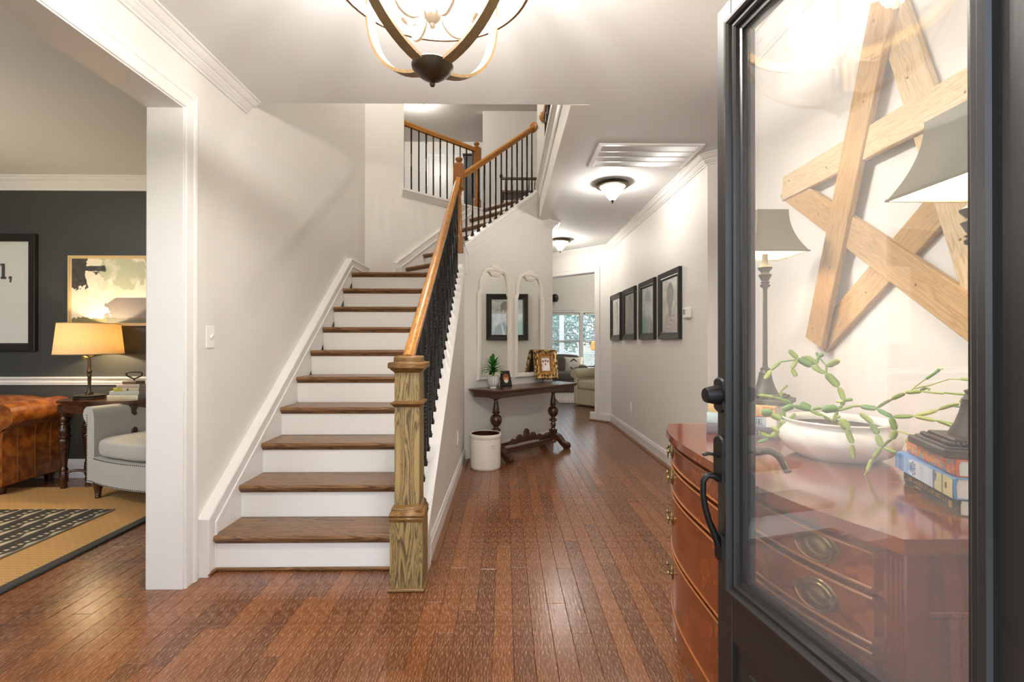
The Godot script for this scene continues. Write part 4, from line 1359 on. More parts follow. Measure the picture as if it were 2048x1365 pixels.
	var gi := flat("gilt_inner", Color("b78d49"), 0.42, 0.4); gi.albedo_texture = noise_tex("gilt_soft", 0.03, 3, [0.0, Color("b89a70"), 1.0, Color("fff3dc")], 128, 128, FastNoiseLite.TYPE_SIMPLEX, 32); tri_map(gi, V(6, 6, 6))
	g = ring_frame(Vector2(0.295, 0.352), PV([0.0, -0.02, 0.0, 0.012, 0.006, 0.020, 0.018, 0.018, 0.034, 0.010, 0.044, 0.016, 0.052, 0.012, 0.052, -0.02]))
	var g3 := G.new(); g3.add(g, lean * TR(V(0, 0.176, 0)))
	part(gf, "outer_frame", g3, gm)
	g = ring_frame(Vector2(0.195, 0.252), PV([0.0, -0.02, 0.0, 0.010, 0.008, 0.013, 0.030, 0.006, 0.042, 0.008, 0.046, 0.0, 0.046, -0.02]))
	g3 = G.new(); g3.add(g, lean * TR(V(0, 0.176, 0)))
	part(gf, "inner_frame", g3, gi)
	im = Image.create(72, 112, false, Image.FORMAT_RGB8)
	im.fill(Color("e9dfe0"))
	for q: Array in [[0.22, 0.30, 0.11], [0.50, 0.27, 0.10], [0.76, 0.30, 0.10], [0.46, 0.52, 0.09]]:
		disc(im, Vector2(q[0], q[1] + 0.34), Vector2(0.16, 0.26), Color("f3eeee")); disc(im, Vector2(q[0], q[1] - 0.02), Vector2(q[2], q[2] * 0.72), Color("4d2f26")); disc(im, Vector2(q[0], q[1] + 0.02), Vector2(q[2] * 0.8, q[2] * 0.6), Color("a9705a"))
	disc(im, Vector2(0.16, 0.6), Vector2(0.03, 0.2), Color("6a4238"), 0.3, -0.4)
	g = G.new(); g.xf = lean * TR(V(0, 0.176, 0))
	g.quv(V(-0.055, -0.082, -0.004), V(0.055, -0.082, -0.004), V(0.055, 0.082, -0.004), V(-0.055, 0.082, -0.004))
	part(gf, "photograph", g, picture_mat("family_photo", im))
	g = G.new(); g.xf = lean * TR(V(0, 0.176, 0))
	g.mm(V(-0.13, -0.16, -0.024), V(0.13, 0.16, -0.019))
	part(gf, "backing_board", g, flat("card_brown", Color("4a3a2a"), 0.8))

func ccw(p: PackedVector2Array) -> PackedVector2Array:
	var q := p.duplicate()
	if Geometry2D.is_polygon_clockwise(q): q.reverse()
	return q

func mirror(label: String, t0: float) -> void:
	var m := thing("wall_mirror", label, "mirror", Q + U * t0, PI / 4, "pair of white mirrors over the console table")
	var ho := PV([0.262, 0.828, 0.262, 1.755, 0.250, 1.780, 0.236, 1.800, 0.232, 1.880, 0.224, 1.920, 0.205, 1.948, 0.190, 1.990, 0.160, 2.028, 0.112, 2.050, 0.080, 2.058, 0.048, 2.082, 0.0, 2.094])
	var hi := PV([0.208, 0.880, 0.208, 1.740, 0.196, 1.768, 0.190, 1.800, 0.187, 1.870, 0.178, 1.925, 0.165, 1.960, 0.146, 1.990, 0.116, 2.008, 0.088, 2.000, 0.066, 1.978, 0.042, 1.962, 0.0, 1.966])
	var outer := PackedVector2Array(); var inner := PackedVector2Array()
	for i in ho.size(): outer.append(ho[i]); inner.append(hi[i])
	for i in range(ho.size() - 2, -1, -1): outer.append(Vector2(-ho[i].x, ho[i].y)); inner.append(Vector2(-hi[i].x, hi[i].y))
	var g := G.new()
	var k := outer.size()
	var lev := [[0.0, 0.0], [0.0, 0.022], [0.18, 0.032], [0.42, 0.034], [0.60, 0.026], [0.78, 0.028], [1.0, 0.020], [1.0, 0.004]]
	for l in lev.size() - 1:
		for i in k:
			var j := (i + 1) % k
			var a := outer[i].lerp(inner[i], lev[l][0]); var b := outer[j].lerp(inner[j], lev[l][0])
			var c := outer[j].lerp(inner[j], lev[l + 1][0]); var d := outer[i].lerp(inner[i], lev[l + 1][0])
			g.quad(V(a.x, a.y, lev[l][1]), V(b.x, b.y, lev[l][1]), V(c.x, c.y, lev[l + 1][1]), V(d.x, d.y, lev[l + 1][1]))
	part(m, "frame", g, M.mirror_white)
	g = G.new()
	g.prism(inner, 0.002, 0.008)
	part(m, "mirror_glass", g, M.mirror)

# ------------------------------------------------------------------ open front door
func front_door() -> void:
	var t := thing("front_door", "black front door standing open, with a tall glass pane and a grip handle", "door", V(0.5136, 0, -1.1815), -1.4319)
	var W := 0.648
	var g := G.new()
	g.mm(V(0, 0.012, -0.045), V(0.058, 2.037, 0), 0.002)
	part(t, "stile", g, M.black_door)
	g = G.new(); g.mm(V(W - 0.058, 0.012, -0.045), V(W, 2.037, 0), 0.002)
	part(t, "stile", g, M.black_door)
	g = G.new(); g.mm(V(0.057, 1.970, -0.0445), V(W - 0.057, 2.0365, -0.0005), 0.001)
	part(t, "rail", g, M.black_door)
	g = G.new(); g.mm(V(0.057, 0.548, -0.0445), V(W - 0.057, 0.672, -0.0005), 0.001)
	part(t, "rail", g, M.black_door)
	g = G.new(); g.mm(V(0.057, 0.0125, -0.0445), V(W - 0.057, 0.20, -0.0005), 0.001)
	part(t, "rail", g, M.black_door)
	g = G.new(); g.mm(V(0.05, 0.19, -0.034), V(W - 0.05, 0.56, -0.011), 0.001)
	g.mm(V(0.10, 0.24, -0.038), V(W - 0.10, 0.51, -0.007), 0.010)
	part(t, "panel", g, M.black_door)
	var prof := PV([0.0, 0.0, 0.0, 0.009, 0.004, 0.014, 0.012, 0.015, 0.017, 0.010, 0.019, 0.004, 0.027, 0.005, 0.031, 0.001, 0.033, -0.006, 0.041, -0.008, 0.042, -0.018, 0.0, -0.018])
	for side in 2:
		var x0 := 0.046; var x1 := W - 0.046; var y0 := 0.655; var y1 := 1.986
		g = G.new()
		if side == 0:
			g.sweep(prof, [V(x0, y0, 0), V(x0, y1, 0), V(x1, y1, 0), V(x1, y0, 0)], V(0, 0, 1), true, true)
		else:
			g.sweep(prof, [V(x1, y0, -0.045), V(x1, y1, -0.045), V(x0, y1, -0.045), V(x0, y0, -0.045)], V(0, 0, -1), true, true)
		part(t, "glazing_bead", g, M.black_door)
	for z: float in [-0.0175, -0.0315]:
		g = G.new(); g.mm(V(0.080, 0.690, z), V(W - 0.080, 1.952, z + 0.004))
		part(t, "pane", g, M.pane)
	# dead bolt with its key cylinder
	var arch := func(h: float, w: float) -> PackedVector2Array:
		var p := PackedVector2Array()
		for i in 9: p.append(Vector2(cos(PI * i / 8) * w, h + sin(PI * i / 8) * w * 0.55))
		for i in 9: p.append(Vector2(-cos(PI * i / 8) * w, -h - sin(PI * i / 8) * w * 0.55))
		return p
	var face := Basis(Vector3.RIGHT, V(0, 0, 1), Vector3.DOWN)        # lathe axis along the leaf's normal
	g = G.new(); g.prism(arch.call(0.030, 0.022), 0.0, 0.014, TR(V(0.025, 1.113, 0)), 0.004)
	var db := part(t, "deadbolt", g, M.bronze)
	g = G.new(); g.lathe(PV([0.024, 0.012, 0.0235, 0.018, 0.018, 0.044, 0.016, 0.047, 0.0, 0.047]), 24, Transform3D(face, V(0.025, 1.113, 0)))
	part(db, "key_cylinder", g, M.bronze)
	g = G.new(); g.mm(V(0.0238, 1.106, 0.0468), V(0.0262, 1.120, 0.0478))
	part(db, "keyhole", g, flat("dark_slot", Color("0a0909"), 0.6))
	# handle set outside
	g = G.new()
	g.prism(PV([0.022, -0.055, 0.022, 0.040, 0.018, 0.048, 0.009, 0.054, 0.0, 0.056, -0.009, 0.054, -0.018, 0.048, -0.022, 0.040, -0.022, -0.055]), 0.0, 0.015, TR(V(0.025, 0.963, 0)), 0.004)
	var hs := part(t, "handle_plate", g, M.bronze)
	g = G.new(); g.tube([V(0.025, 0.966, 0.010), V(0.024, 0.972, 0.024), V(0.023, 0.975, 0.038), V(0.022, 0.971, 0.050)], [0.008, 0.010, 0.011, 0.008], 10, true, 0.35)
	part(hs, "thumb_latch", g, M.bronze)
	g = G.new()
	g.tube([V(0.025, 0.914, 0.012), V(0.024, 0.922, 0.026), V(0.022, 0.922, 0.040), V(0.021, 0.910, 0.049), V(0.021, 0.880, 0.050), V(0.022, 0.850, 0.046), V(0.023, 0.815, 0.036), V(0.024, 0.785, 0.023), V(0.025, 0.758, 0.014)], [0.011, 0.010, 0.009, 0.0085, 0.0085, 0.009, 0.0095, 0.0105, 0.010], 12, true, 0.8)
	part(hs, "grip", g, M.bronze)
	g = G.new(); g.prism(PV([0.019, -0.028, 0.019, 0.026, 0.012, 0.033, -0.012, 0.033, -0.019, 0.026, -0.019, -0.028, -0.010, -0.034, 0.010, -0.034]), 0.0, 0.014, TR(V(0.025, 0.752, 0)), 0.004)
	part(hs, "grip_foot", g, M.bronze)
	# lever inside
	g = G.new(); g.prism(arch.call(0.030, 0.022), -0.059, -0.045, TR(V(0.030, 0.970, 0)), 0.004)
	var lv := part(t, "lever_plate", g, M.bronze)
	g = G.new()
	g.tube([V(0.030, 0.974, -0.055), V(0.032, 0.976, -0.085), V(0.040, 0.980, -0.098), V(0.060, 0.983, -0.101), V(0.082, 0.978, -0.101), V(0.102, 0.965, -0.099), V(0.118, 0.950, -0.097)], [0.012, 0.011, 0.011, 0.0105, 0.0095, 0.009, 0.008], 12, true, 0.8)
	part(lv, "lever", g, flat("worn_bronze", Color("5d564c"), 0.3, 0.8))
	for y: float in [0.25, 1.05, 1.85]:
		g = G.new(); g.lathe(PV([0.0, -0.05, 0.006, -0.05, 0.006, 0.05, 0.0, 0.05]), 10, TR(V(W + 0.004, y, 0.003)))
		part(t, "hinge", g, M.bronze)

# ------------------------------------------------------------------ bow-front chest of drawers
func bow(x: float, d := 0.0) -> float:
	return 0.280 - d + 0.103 * (1.0 - pow(minf(absf(x) / 0.6, 1.0), 3.2))

func bow_band(x0: float, x1: float, d0: float, d1: float, n := 22) -> PackedVector2Array:      # between two depths behind the bowed front; local x, z
	var p := PackedVector2Array()
	for i in n + 1:
		var x := lerpf(x0, x1, float(i) / n)
		p.append(Vector2(x, bow(x, d0)))
	for i in n + 1:
		var x := lerpf(x1, x0, float(i) / n)
		p.append(Vector2(x, bow(x, d1)))
	return p

func dresser() -> void:
	var t := thing("dresser", "mahogany bow-front dresser with oval brass pulls behind the open glass door", "dresser", V(0.980, 0, -1.450), -PI / 2)
	var flatx := Transform3D(Basis(Vector3.RIGHT, V(0, 0, 1), Vector3.DOWN), Vector3.ZERO)
	var g := G.new()
	var top := PackedVector2Array()
	for i in 37:
		var x := lerpf(-0.612, 0.612, i / 36.0)
		top.append(Vector2(x, bow(x, -0.012)))
	top.append_array([Vector2(0.612, -0.282), Vector2(-0.612, -0.282)])
	g.prism(top, -0.895, -0.868, flatx, 0.004, true)
	part(t, "top", g, M.mahogany_top)
	g = G.new()
	var body := bow_band(-0.556, 0.556, 0.030, 0.30)
	body = PackedVector2Array()
	for i in 25:
		var x := lerpf(-0.556, 0.556, i / 24.0)
		body.append(Vector2(x, bow(x, 0.028)))
	body.append_array([Vector2(0.556, -0.262), Vector2(-0.556, -0.262)])
	g.prism(body, -0.868, -0.205, flatx, 0.0, true)
	part(t, "carcass", g, M.mahogany_z)
	# corner posts run down into bracket feet
	for sx: float in [-1.0, 1.0]:
		g = G.new()
		g.box(V(sx * 0.5775, 0.465, 0.2575), V(0.045, 0.806, 0.045), 0.003)
		for k in 3:
			g.mm(V(sx * 0.5775 - 0.014 + 0.011 * k, 0.24, 0.279), V(sx * 0.5775 - 0.008 + 0.011 * k, 0.85, 0.2815), 0.001)
		part(t, "corner_post", g, M.mahogany_y)
		for sz: float in [-1.0, 1.0]:
			g = G.new()
			g.lathe(PV([0.0, 0.006, 0.016, 0.006, 0.019, 0.012, 0.029, 0.11, 0.031, 0.15, 0.0, 0.15]), 4, TR(V(sx * 0.5775, 0, 0.2575 if sz > 0 else -0.245), PI / 4))
			var f := part(t, "foot", g, M.mahogany_y)
			g = G.new(); g.lathe(PV([0.0, 0.0, 0.017, 0.0, 0.018, 0.007, 0.0, 0.008]), 16, TR(V(sx * 0.5775, 0, 0.2575 if sz > 0 else -0.245)))
			part(f, "glide", g, M.white_plastic)
		g = G.new()
		g.mm(V(sx * 0.5775 - 0.0225, 0.10, -0.265), V(sx * 0.5775 + 0.0225, 0.868, -0.222), 0.003)
		part(t, "back_post", g, M.mahogany_y)
		g = G.new()
		g.mm(V(sx * 0.578 - 0.012, 0.20, -0.225), V(sx * 0.578 + 0.012, 0.752, 0.238), 0.002)
		part(t, "side_panel", g, M.mahogany_y)
		g = G.new()
		g.mm(V(sx * 0.578 - 0.012, 0.757, -0.225), V(sx * 0.578 + 0.012, 0.868, 0.238), 0.002)
		part(t, "side_panel", g, wood("side_veneer", TEX["mahogany"], Color("d8b583"), 1, 3.2, 0.3, 0.02, false, Vector3(0.4, 0.1, 0.2), 0.3) if not M.has("side_veneer") else M.side_veneer)
		g = G.new()
		g.mm(V(sx * 0.578 - 0.016, 0.748, -0.225), V(sx * 0.578 + 0.016, 0.760, 0.238), 0.003)
		part(t, "side_moulding", g, M.mahogany_y)
	# scalloped apron under the bow
	g = G.new()
	var rows: Array = []
	for i in 41:
		var x := lerpf(-0.556, 0.556, i / 40.0)
		var r := absf(x) / 0.556
		var lowy := 0.150 if r < 0.80 else lerpf(0.150, 0.100, smoothstep(0.80, 0.95, r))
		rows.append(PackedVector3Array([V(x, 0.215, bow(x, 0.010)), V(x, lowy, bow(x, 0.010)), V(x, lowy, bow(x, 0.032)), V(x, 0.215, bow(x, 0.032))]))
	for i in 40:
		for j in 4: g.quad(rows[i][j], rows[i][(j + 1) % 4], rows[i + 1][(j + 1) % 4], rows[i + 1][j])
	part(t, "apron", g, M.mahogany_z)
	# drawers
	var pull := G.new()
	var ell := Transform3D(Basis(V(1.0, 0, 0), V(0, 0, 1), V(0, -0.70, 0)), Vector3.ZERO)
	pull.lathe(PV([0.0, 0.009, 0.014, 0.008, 0.017, 0.005, 0.022, 0.004, 0.025, 0.006, 0.032, 0.005, 0.034, 0.002, 0.040, 0.003, 0.044, 0.0035, 0.046, 0.0]), 36, ell)
	for i in 32:
		var a := TAU * i / 32
		pull.box(V(cos(a) * 0.0285, sin(a) * 0.0285 * 0.7, 0.0058), V(0.0018, 0.0018, 0.0016), 0.0, Basis(V(0, 0, 1), a))
	var pm := pull.mesh()
	var knob := G.new()
	for s: float in [-1.0, 1.0]:
		knob.lathe(PV([0.004, 0.0, 0.004, 0.008, 0.007, 0.010, 0.008, 0.014, 0.006, 0.018, 0.0, 0.019]), 14, Transform3D(Basis(Vector3.RIGHT, V(0, 0, 1), Vector3.DOWN), V(s * 0.041, 0.004, 0.002)))
	var km := knob.mesh()
	var bail := G.new()
	var bp: Array = []
	for i in 25:
		var a := PI * i / 24
		bp.append(V(-cos(a) * 0.044, -sin(a) * 0.031, 0.0))
	bail.tube(bp, 0.0022, 8)
	var bm := bail.mesh()
	var edges := [[0.775, 0.848], [0.672, 0.763], [0.452, 0.660], [0.222, 0.440]]
	var hy := [0.818, 0.718, 0.562, 0.355]
	for k in 4:
		var y0: float = edges[k][0]; var y1: float = edges[k][1]
		g = G.new()
		g.prism(bow_band(-0.548, 0.548, 0.010, 0.030, 28), -y1, -y0, flatx, 0.001, true)
		var d := part(t, "drawer", g, M.mahogany_z)
		for y: float in [y0 + 0.0035, y1 - 0.0035]:
			var pts: Array = []
			for i in 29:
				var x := lerpf(-0.547, 0.547, i / 28.0)
				pts.append(V(x, y, bow(x, 0.0085)))
			g = G.new(); g.tube(pts, 0.0038, 6)
			part(d, "cock_bead", g, flat("bead_polish", Color("9a5f34"), 0.18) if not M.has("bead_polish") else M.bead_polish)
		for s: float in [-1.0, 1.0]:
			var x := s * 0.445
			var slope := (bow(x + 0.01) - bow(x - 0.01)) / 0.02
			var fr := Transform3D(Basis(Vector3.UP, -atan(slope)), V(x, hy[k], bow(x, 0.010)))
			var o := part(d, "oval_pull", pm, M.old_brass); o.transform = fr
			o = part(d, "pull_post", km, M.old_brass); o.transform = fr
			o = part(d, "bail_ring", bm, M.old_brass)
			var up := -1.35 if (k == 3 and s < 0) else -0.06
			o.transform = fr * Transform3D(Basis(Vector3.RIGHT, up), V(0, 0.004, 0.015))

# ------------------------------------------------------------------ on the dresser
func words(parent: Node, called: String, s: String, h: float, at: Transform3D, m: Material, font := "Droid Serif", thick := 0.0006) -> void:
	var f := SystemFont.new()
	f.font_names = PackedStringArray([font])
	var tm := TextMesh.new()
	tm.text = s; tm.font = f; tm.font_size = 48; tm.pixel_size = h / 34.0; tm.depth = thick; tm.curve_step = 1.5
	var o := part(parent, called, tm, m)
	o.transform = at

func book(label: String, at: Vector3, turn: float, s: Vector3, cover: Material, group: String, spine := 0.004) -> Node3D:      # s = spine length, thickness, depth; the spine faces local +z; stands on its base
	var t := thing("book", label, "book", at, turn, group)
	var g := G.new()
	var c := 0.0025
	g.mm(V(-s.x / 2, 0, -s.z / 2), V(s.x / 2, c, s.z / 2 - 0.004), 0.0008)
	g.mm(V(-s.x / 2, s.y - c, -s.z / 2), V(s.x / 2, s.y, s.z / 2 - 0.004), 0.0008)
	var p := PackedVector2Array()
	for i in 11:
		var a := -PI / 2 + PI * i / 10
		p.append(Vector2(s.z / 2 - 0.006 + cos(a) * spine, s.y / 2 + sin(a) * s.y / 2))
	for i in 11:
		var a := PI / 2 - PI * i / 10
		p.append(Vector2(s.z / 2 - 0.006 + cos(a) * spine * 0.4 - 0.002, s.y / 2 + sin(a) * (s.y / 2 - c)))
	g.prism(p, -s.x / 2, s.x / 2, Transform3D(Basis(V(0, 0, 1), V(0, 1, 0), V(-1, 0, 0)), Vector3.ZERO), 0.0, true)
	part(t, "cover", g, cover)
	g = G.new(); g.mm(V(-s.x / 2 + 0.003, c, -s.z / 2 + 0.004), V(s.x / 2 - 0.003, s.y - c, s.z / 2 - 0.005))
	part(t, "pages", g, flat("paper", Color("e9e4d8"), 0.8) if not M.has("paper") else M.paper)
	return t

func buffet_lamp(label: String, at: Vector3, turn: float) -> void:
	var t := thing("table_lamp", label, "lamp", at, 0.0, "pair of tall lamps on the dresser")
	var yaw := Basis(Vector3.UP, turn)
	var g := G.new(); g.xf = Transform3D(yaw, Vector3.ZERO)
	g.mm(V(-0.088, 0, -0.088), V(0.088, 0.018, 0.088), 0.003)
	g.mm(V(-0.078, 0.017, -0.078), V(0.078, 0.022, 0.078), 0.002)
	g.mm(V(-0.060, 0.028, -0.060), V(0.060, 0.035, 0.060), 0.002)
	part(t, "plinth", g, M.lamp_iron)
	g = G.new(); g.xf = Transform3D(yaw, Vector3.ZERO)
	for k in 4:
		var bs := Basis(Vector3.UP, k * PI / 2)
		for i in 17:
			g.soft(bs * V(-0.064 + 0.008 * i, 0.026, 0.066), V(0.0075, 0.009, 0.014), 1.0, 1.0, bs, 8, 5)
	part(t, "beaded_edge", g, M.lamp_iron)
	g = G.new()
	g.lathe(PV([0.0, 0.034, 0.046, 0.034, 0.044, 0.040, 0.034, 0.060, 0.026, 0.085, 0.022, 0.108, 0.023, 0.112, 0.019, 0.116, 0.016, 0.124, 0.019, 0.130, 0.010, 0.134, 0.0085, 0.15, 0.0075, 0.43, 0.009, 0.436, 0.017, 0.442, 0.018, 0.448, 0.012, 0.453, 0.018, 0.458, 0.012, 0.462, 0.018, 0.474, 0.024, 0.486, 0.018, 0.490, 0.014, 0.496, 0.024, 0.508, 0.026, 0.514, 0.014, 0.522, 0.010, 0.54, 0.010, 0.565, 0.0, 0.565]), 24)
	part(t, "stem", g, M.lamp_iron)
	# flared square shade: dark outside, white lining, both with thickness
	for inner in 2:
		g = G.new()
		var off := 0.0022 if inner else 0.0
		var prev: Array = []
		for i in 15:
			var f := i / 14.0
			var h := lerpf(0.058, 0.106, pow(f, 2.1)) - off
			var y := lerpf(0.722, 0.560, f)
			var ring: Array = [V(-h, y, -h), V(h, y, -h), V(h, y, h), V(-h, y, h)]
			if prev.size():
				for k in 4:
					if inner: g.quad(ring[(k + 1) % 4], ring[k], prev[k], prev[(k + 1) % 4])
					else: g.quad(ring[k], ring[(k + 1) % 4], prev[(k + 1) % 4], prev[k])
			prev = ring
		part(t, "shade_lining" if inner else "shade", g, M.shade_white if inner else M.shade_dark)
	g = G.new(); g.sweep(PV([-0.003, -0.002, 0.002, -0.002, 0.002, 0.003, -0.003, 0.003]), [V(-0.105, 0.560, -0.105), V(0.105, 0.560, -0.105), V(0.105, 0.560, 0.105), V(-0.105, 0.560, 0.105)], Vector3.UP, true, true)
	part(t, "shade_trim", g, M.shade_dark)
	g = G.new(); g.lathe(PV([0.0, 0.570, 0.012, 0.575, 0.022, 0.60, 0.024, 0.62, 0.016, 0.645, 0.0, 0.652]), 16)
	part(t, "bulb", g, M.bulb)
	lamp(t, V(0, 0.61, 0), 0.08, Color(1.0, 0.91, 0.78), 0.025)

func dresser_top() -> void:
	flat("lamp_iron", Color("4a463d"), 0.42, 0.6)
	flat("shade_dark", Color("6d6650"), 0.35)
	flat("shade_white", Color("f2ead8"), 0.7)
	var Y := 0.8955
	# left stack
	var lo := V(0.905, Y, -1.835)
	var bt := -0.64
	var b := book("grey book at the bottom of the stack under the far lamp", lo, bt, V(0.245, 0.038, 0.165), flat("cloth_grey", Color("77747a"), 0.7), "books under the dresser lamps")
	words(b, "title", "the b", 0.013, TR(V(0.045, 0.019, 0.0815)), M.china)
	b = book("pale blue book with HORSE on its spine, under the far lamp", lo + V(-0.004, 0.038, -0.004), bt + 0.04, V(0.235, 0.040, 0.160), flat("cover_pale_blue", Color("b9ccce"), 0.5), "books under the dresser lamps")
	words(b, "title", "HORSE", 0.017, TR(V(0.030, 0.020, 0.0792)), flat("ink_dark", Color("2c3a40"), 0.6))
	var g := G.new(); g.mm(V(0.082, 0.001, 0.070), V(0.1172, 0.039, 0.0790), 0.002)
	part(b, "white_band", g, M.china)
	g = G.new(); g.mm(V(-0.02, 0.0385, 0.03), V(0.10, 0.0412, 0.0795), 0.001)
	part(b, "red_edge", g, flat("red_edge", Color("c8553d"), 0.5))
	b = book("tan book with an orange patch on top of the far stack", lo + V(0.0, 0.0782, -0.002), bt - 0.03, V(0.225, 0.034, 0.155), flat("cover_tan", Color("d3b27c"), 0.55), "books under the dresser lamps")
	words(b, "title", "IN THE", 0.012, TR(V(0.0, 0.017, 0.0767)), flat("ink_brown", Color("7a6248"), 0.6))
	g = G.new(); g.mm(V(0.072, 0.006, 0.06), V(0.1128, 0.0343, 0.0752), 0.002)
	part(b, "orange_patch", g, flat("orange_patch", Color("cf7a3b"), 0.55))
	buffet_lamp("tall dark lamp with a flared square shade at the far end of the dresser", V(0.990, 1.0082, -1.856), -0.72)
	# right stack
	var ro := V(1.005, Y, -1.040)
	var rt := -1.9146
	b = book("dark olive book with gilt lettering, bottom of the stack under the near lamp", ro, rt, V(0.246, 0.033, 0.165), flat("cover_olive", Color("3b3a28"), 0.5), "books under the dresser lamps")
	words(b, "title", "THE GARDEN OF LOST AND FOUND", 0.0085, TR(V(0.005, 0.019, 0.0815)), flat("gilt_ink", Color("c79a4b"), 0.4, 0.5))
	words(b, "author_line", "A NOVEL", 0.005, TR(V(-0.045, 0.008, 0.0815)), M.gilt_ink)
	g = G.new(); g.lathe(PV([0.0, 0.0, 0.007, 0.0, 0.007, 0.0006, 0.0, 0.0008]), 12, Transform3D(Basis(Vector3.RIGHT, V(0, 0, 1), Vector3.DOWN), V(0.098, 0.016, 0.0815)))
	part(b, "gilt_emblem", g, M.gilt_ink)
	var im := Image.create(256, 48, false, Image.FORMAT_RGB8)
	for x in 256:
		for y in 48:
			var f := x / 255.0
			var c := Color("3f74ad").lerp(Color("7fa9d3"), smoothstep(0.0, 0.25, f))
			c = c.lerp(Color("dfe6ec"), smoothstep(0.27, 0.36, f + 0.05 * sin(y * 0.2)) * 0.95)
			c = c.lerp(Color("b9cbe0"), 0.5 * smoothstep(0.0, 1.0, sin(f * 40.0)))
			if f > 0.70: c = Color("6d7690")
			if f > 0.745 + 0.02 * sin(y * 0.13): c = Color("cfca95")
			if f > 0.84 and f < 0.86: c = Color("7a7560")
			if f >= 0.86: c = Color("dcd391")
			im.set_pixel(x, y, c)
	b = book("blue and cream banded book in the middle of the stack under the near lamp", ro + V(-0.006, 0.033, -0.006), rt + 0.02, V(0.256, 0.042, 0.168), flat("cover_blue", Color("5d8cbf"), 0.4), "books under the dresser lamps", 0.006)
	g = G.new(); g.quv(V(-0.127, 0.002, 0.0846), V(0.127, 0.002, 0.0846), V(0.127, 0.040, 0.0846), V(-0.127, 0.040, 0.0846))
	part(b, "spine_print", g, picture_mat("blue_spine", im, 0.4))
	for k in 3:
		words(b, "author_line", ["THREE", "SUMMER", "RIVERS"][k], 0.0052, Transform3D(Basis(V(0, 0, 1), PI / 2), V(-0.046 + 0.009 * k, 0.021, 0.0848)), flat("ink_navy", Color("2f4668"), 0.6) if not M.has("ink_navy") else M.ink_navy)
	g = G.new(); g.mm(V(0.100, 0.016, 0.0843), V(0.106, 0.027, 0.0852))
	part(b, "spine_emblem", g, M.ink_brown)
	im = Image.create(256, 40, false, Image.FORMAT_RGB8)
	var nz := FastNoiseLite.new(); nz.seed = 5; nz.frequency = 0.035; nz.fractal_octaves = 2
	for x in 256:
		for y in 40:
			var v := nz.get_noise_2d(x, y * 1.4)
			var c := Color("e0703c").lerp(Color("c84f3c"), smoothstep(-0.1, 0.3, nz.get_noise_2d(x + 400, y)))
			if v > 0.16: c = Color("7d9a90")
			if v > 0.34: c = Color("5f7f92")
			im.set_pixel(x, y, c)
	b = book("orange jacketed book lettered RIVER SING ME HOME, top of the near stack", ro + V(0.002, 0.0752, 0.0), rt - 0.03, V(0.236, 0.034, 0.158), flat("cover_orange", Color("d9633a"), 0.45), "books under the dresser lamps", 0.006)
	g = G.new(); g.quv(V(-0.117, 0.002, 0.0796), V(0.117, 0.002, 0.0796), V(0.117, 0.032, 0.0796), V(-0.117, 0.032, 0.0796))
	part(b, "spine_print", g, picture_mat("orange_spine", im, 0.4))
	words(b, "title", "RIVER SING ME HOME", 0.013, TR(V(-0.035, 0.016, 0.0798)), flat("ink_amber", Color("f0ad55"), 0.5), "Droid Sans")
	buffet_lamp("tall dark lamp with a flared square shade at the near end of the dresser", V(0.990, 1.0052, -1.020), -0.36)
	# white bowl with the trailing cactus
	var C := V(0.999, Y, -1.465)
	var t := thing("planter_bowl", "wide white glazed bowl with a trailing flat-stemmed cactus on the dresser", "plant", C)
	g = G.new()
	g.lathe(PV([0.0, 0.0, 0.105, 0.0, 0.110, 0.004, 0.135, 0.018, 0.154, 0.042, 0.159, 0.056, 0.155, 0.074, 0.144, 0.088, 0.138, 0.094, 0.137, 0.100, 0.143, 0.106, 0.146, 0.109, 0.144, 0.112, 0.137, 0.108, 0.131, 0.100, 0.130, 0.090]), 64)
	part(t, "bowl", g, M.china)
	g = G.new()
	g.lathe(PV([0.134, 0.088, 0.09, 0.092, 0.05, 0.090, 0.0, 0.093]), 32)
	part(t, "soil", g, M.soil)
	var segs: Array = []
	cactus_joints(segs)
	var greens: Array = []
	for c: Color in [Color("7c9a3c"), Color("93ab4a"), Color("5f8a38"), Color("a9b85c")]:
		var m := flat("cactus_%d" % greens.size(), c, 0.42)
		m.backlight_enabled = true; m.backlight = Color(0.22, 0.26, 0.08)
		greens.append(m)
	var k := 0
	for q: Array in segs:
		var a := V(q[0], q[1], q[2]) / 1000.0; var bb := V(q[3], q[4], q[5]) / 1000.0
		var w: float = q[6] / 1000.0
		var d := bb - a
		var L := d.length()
		var view := (a + C - V(0, 1.24, 0)).normalized().rotated(d.normalized(), rng.randf_range(-0.6, 0.6))
		var side := d.cross(view).normalized()
		var nrm := side.cross(d).normalized()
		g = G.new()
		var rows: Array = []
		var n := 8
		for i in n + 1:
			var f := float(i) / n
			var ww := w * 0.44 * clampf(0.25 + 1.25 * pow(sin(PI * clampf(f, 0.02, 0.98)), 0.8), 0.15, 1.0)
			if q[6] < 9.0: ww = w * 0.5 * lerpf(0.8, 1.0, f)
			var th := minf(0.0022, ww * 0.6)
			var p := a + d * f + nrm * sin(PI * f) * L * 0.05
			rows.append(PackedVector3Array([p + side * ww, p + nrm * th + side * ww * 0.15, p + nrm * th - side * ww * 0.15, p - side * ww, p - nrm * th * 0.6]))
		g.grid(rows, true, false, true, true)
		part(t, "stem_segment", g, greens[(k * 7 + int(q[0])) % 4 if q[6] >= 5.0 else 3])
		k += 1

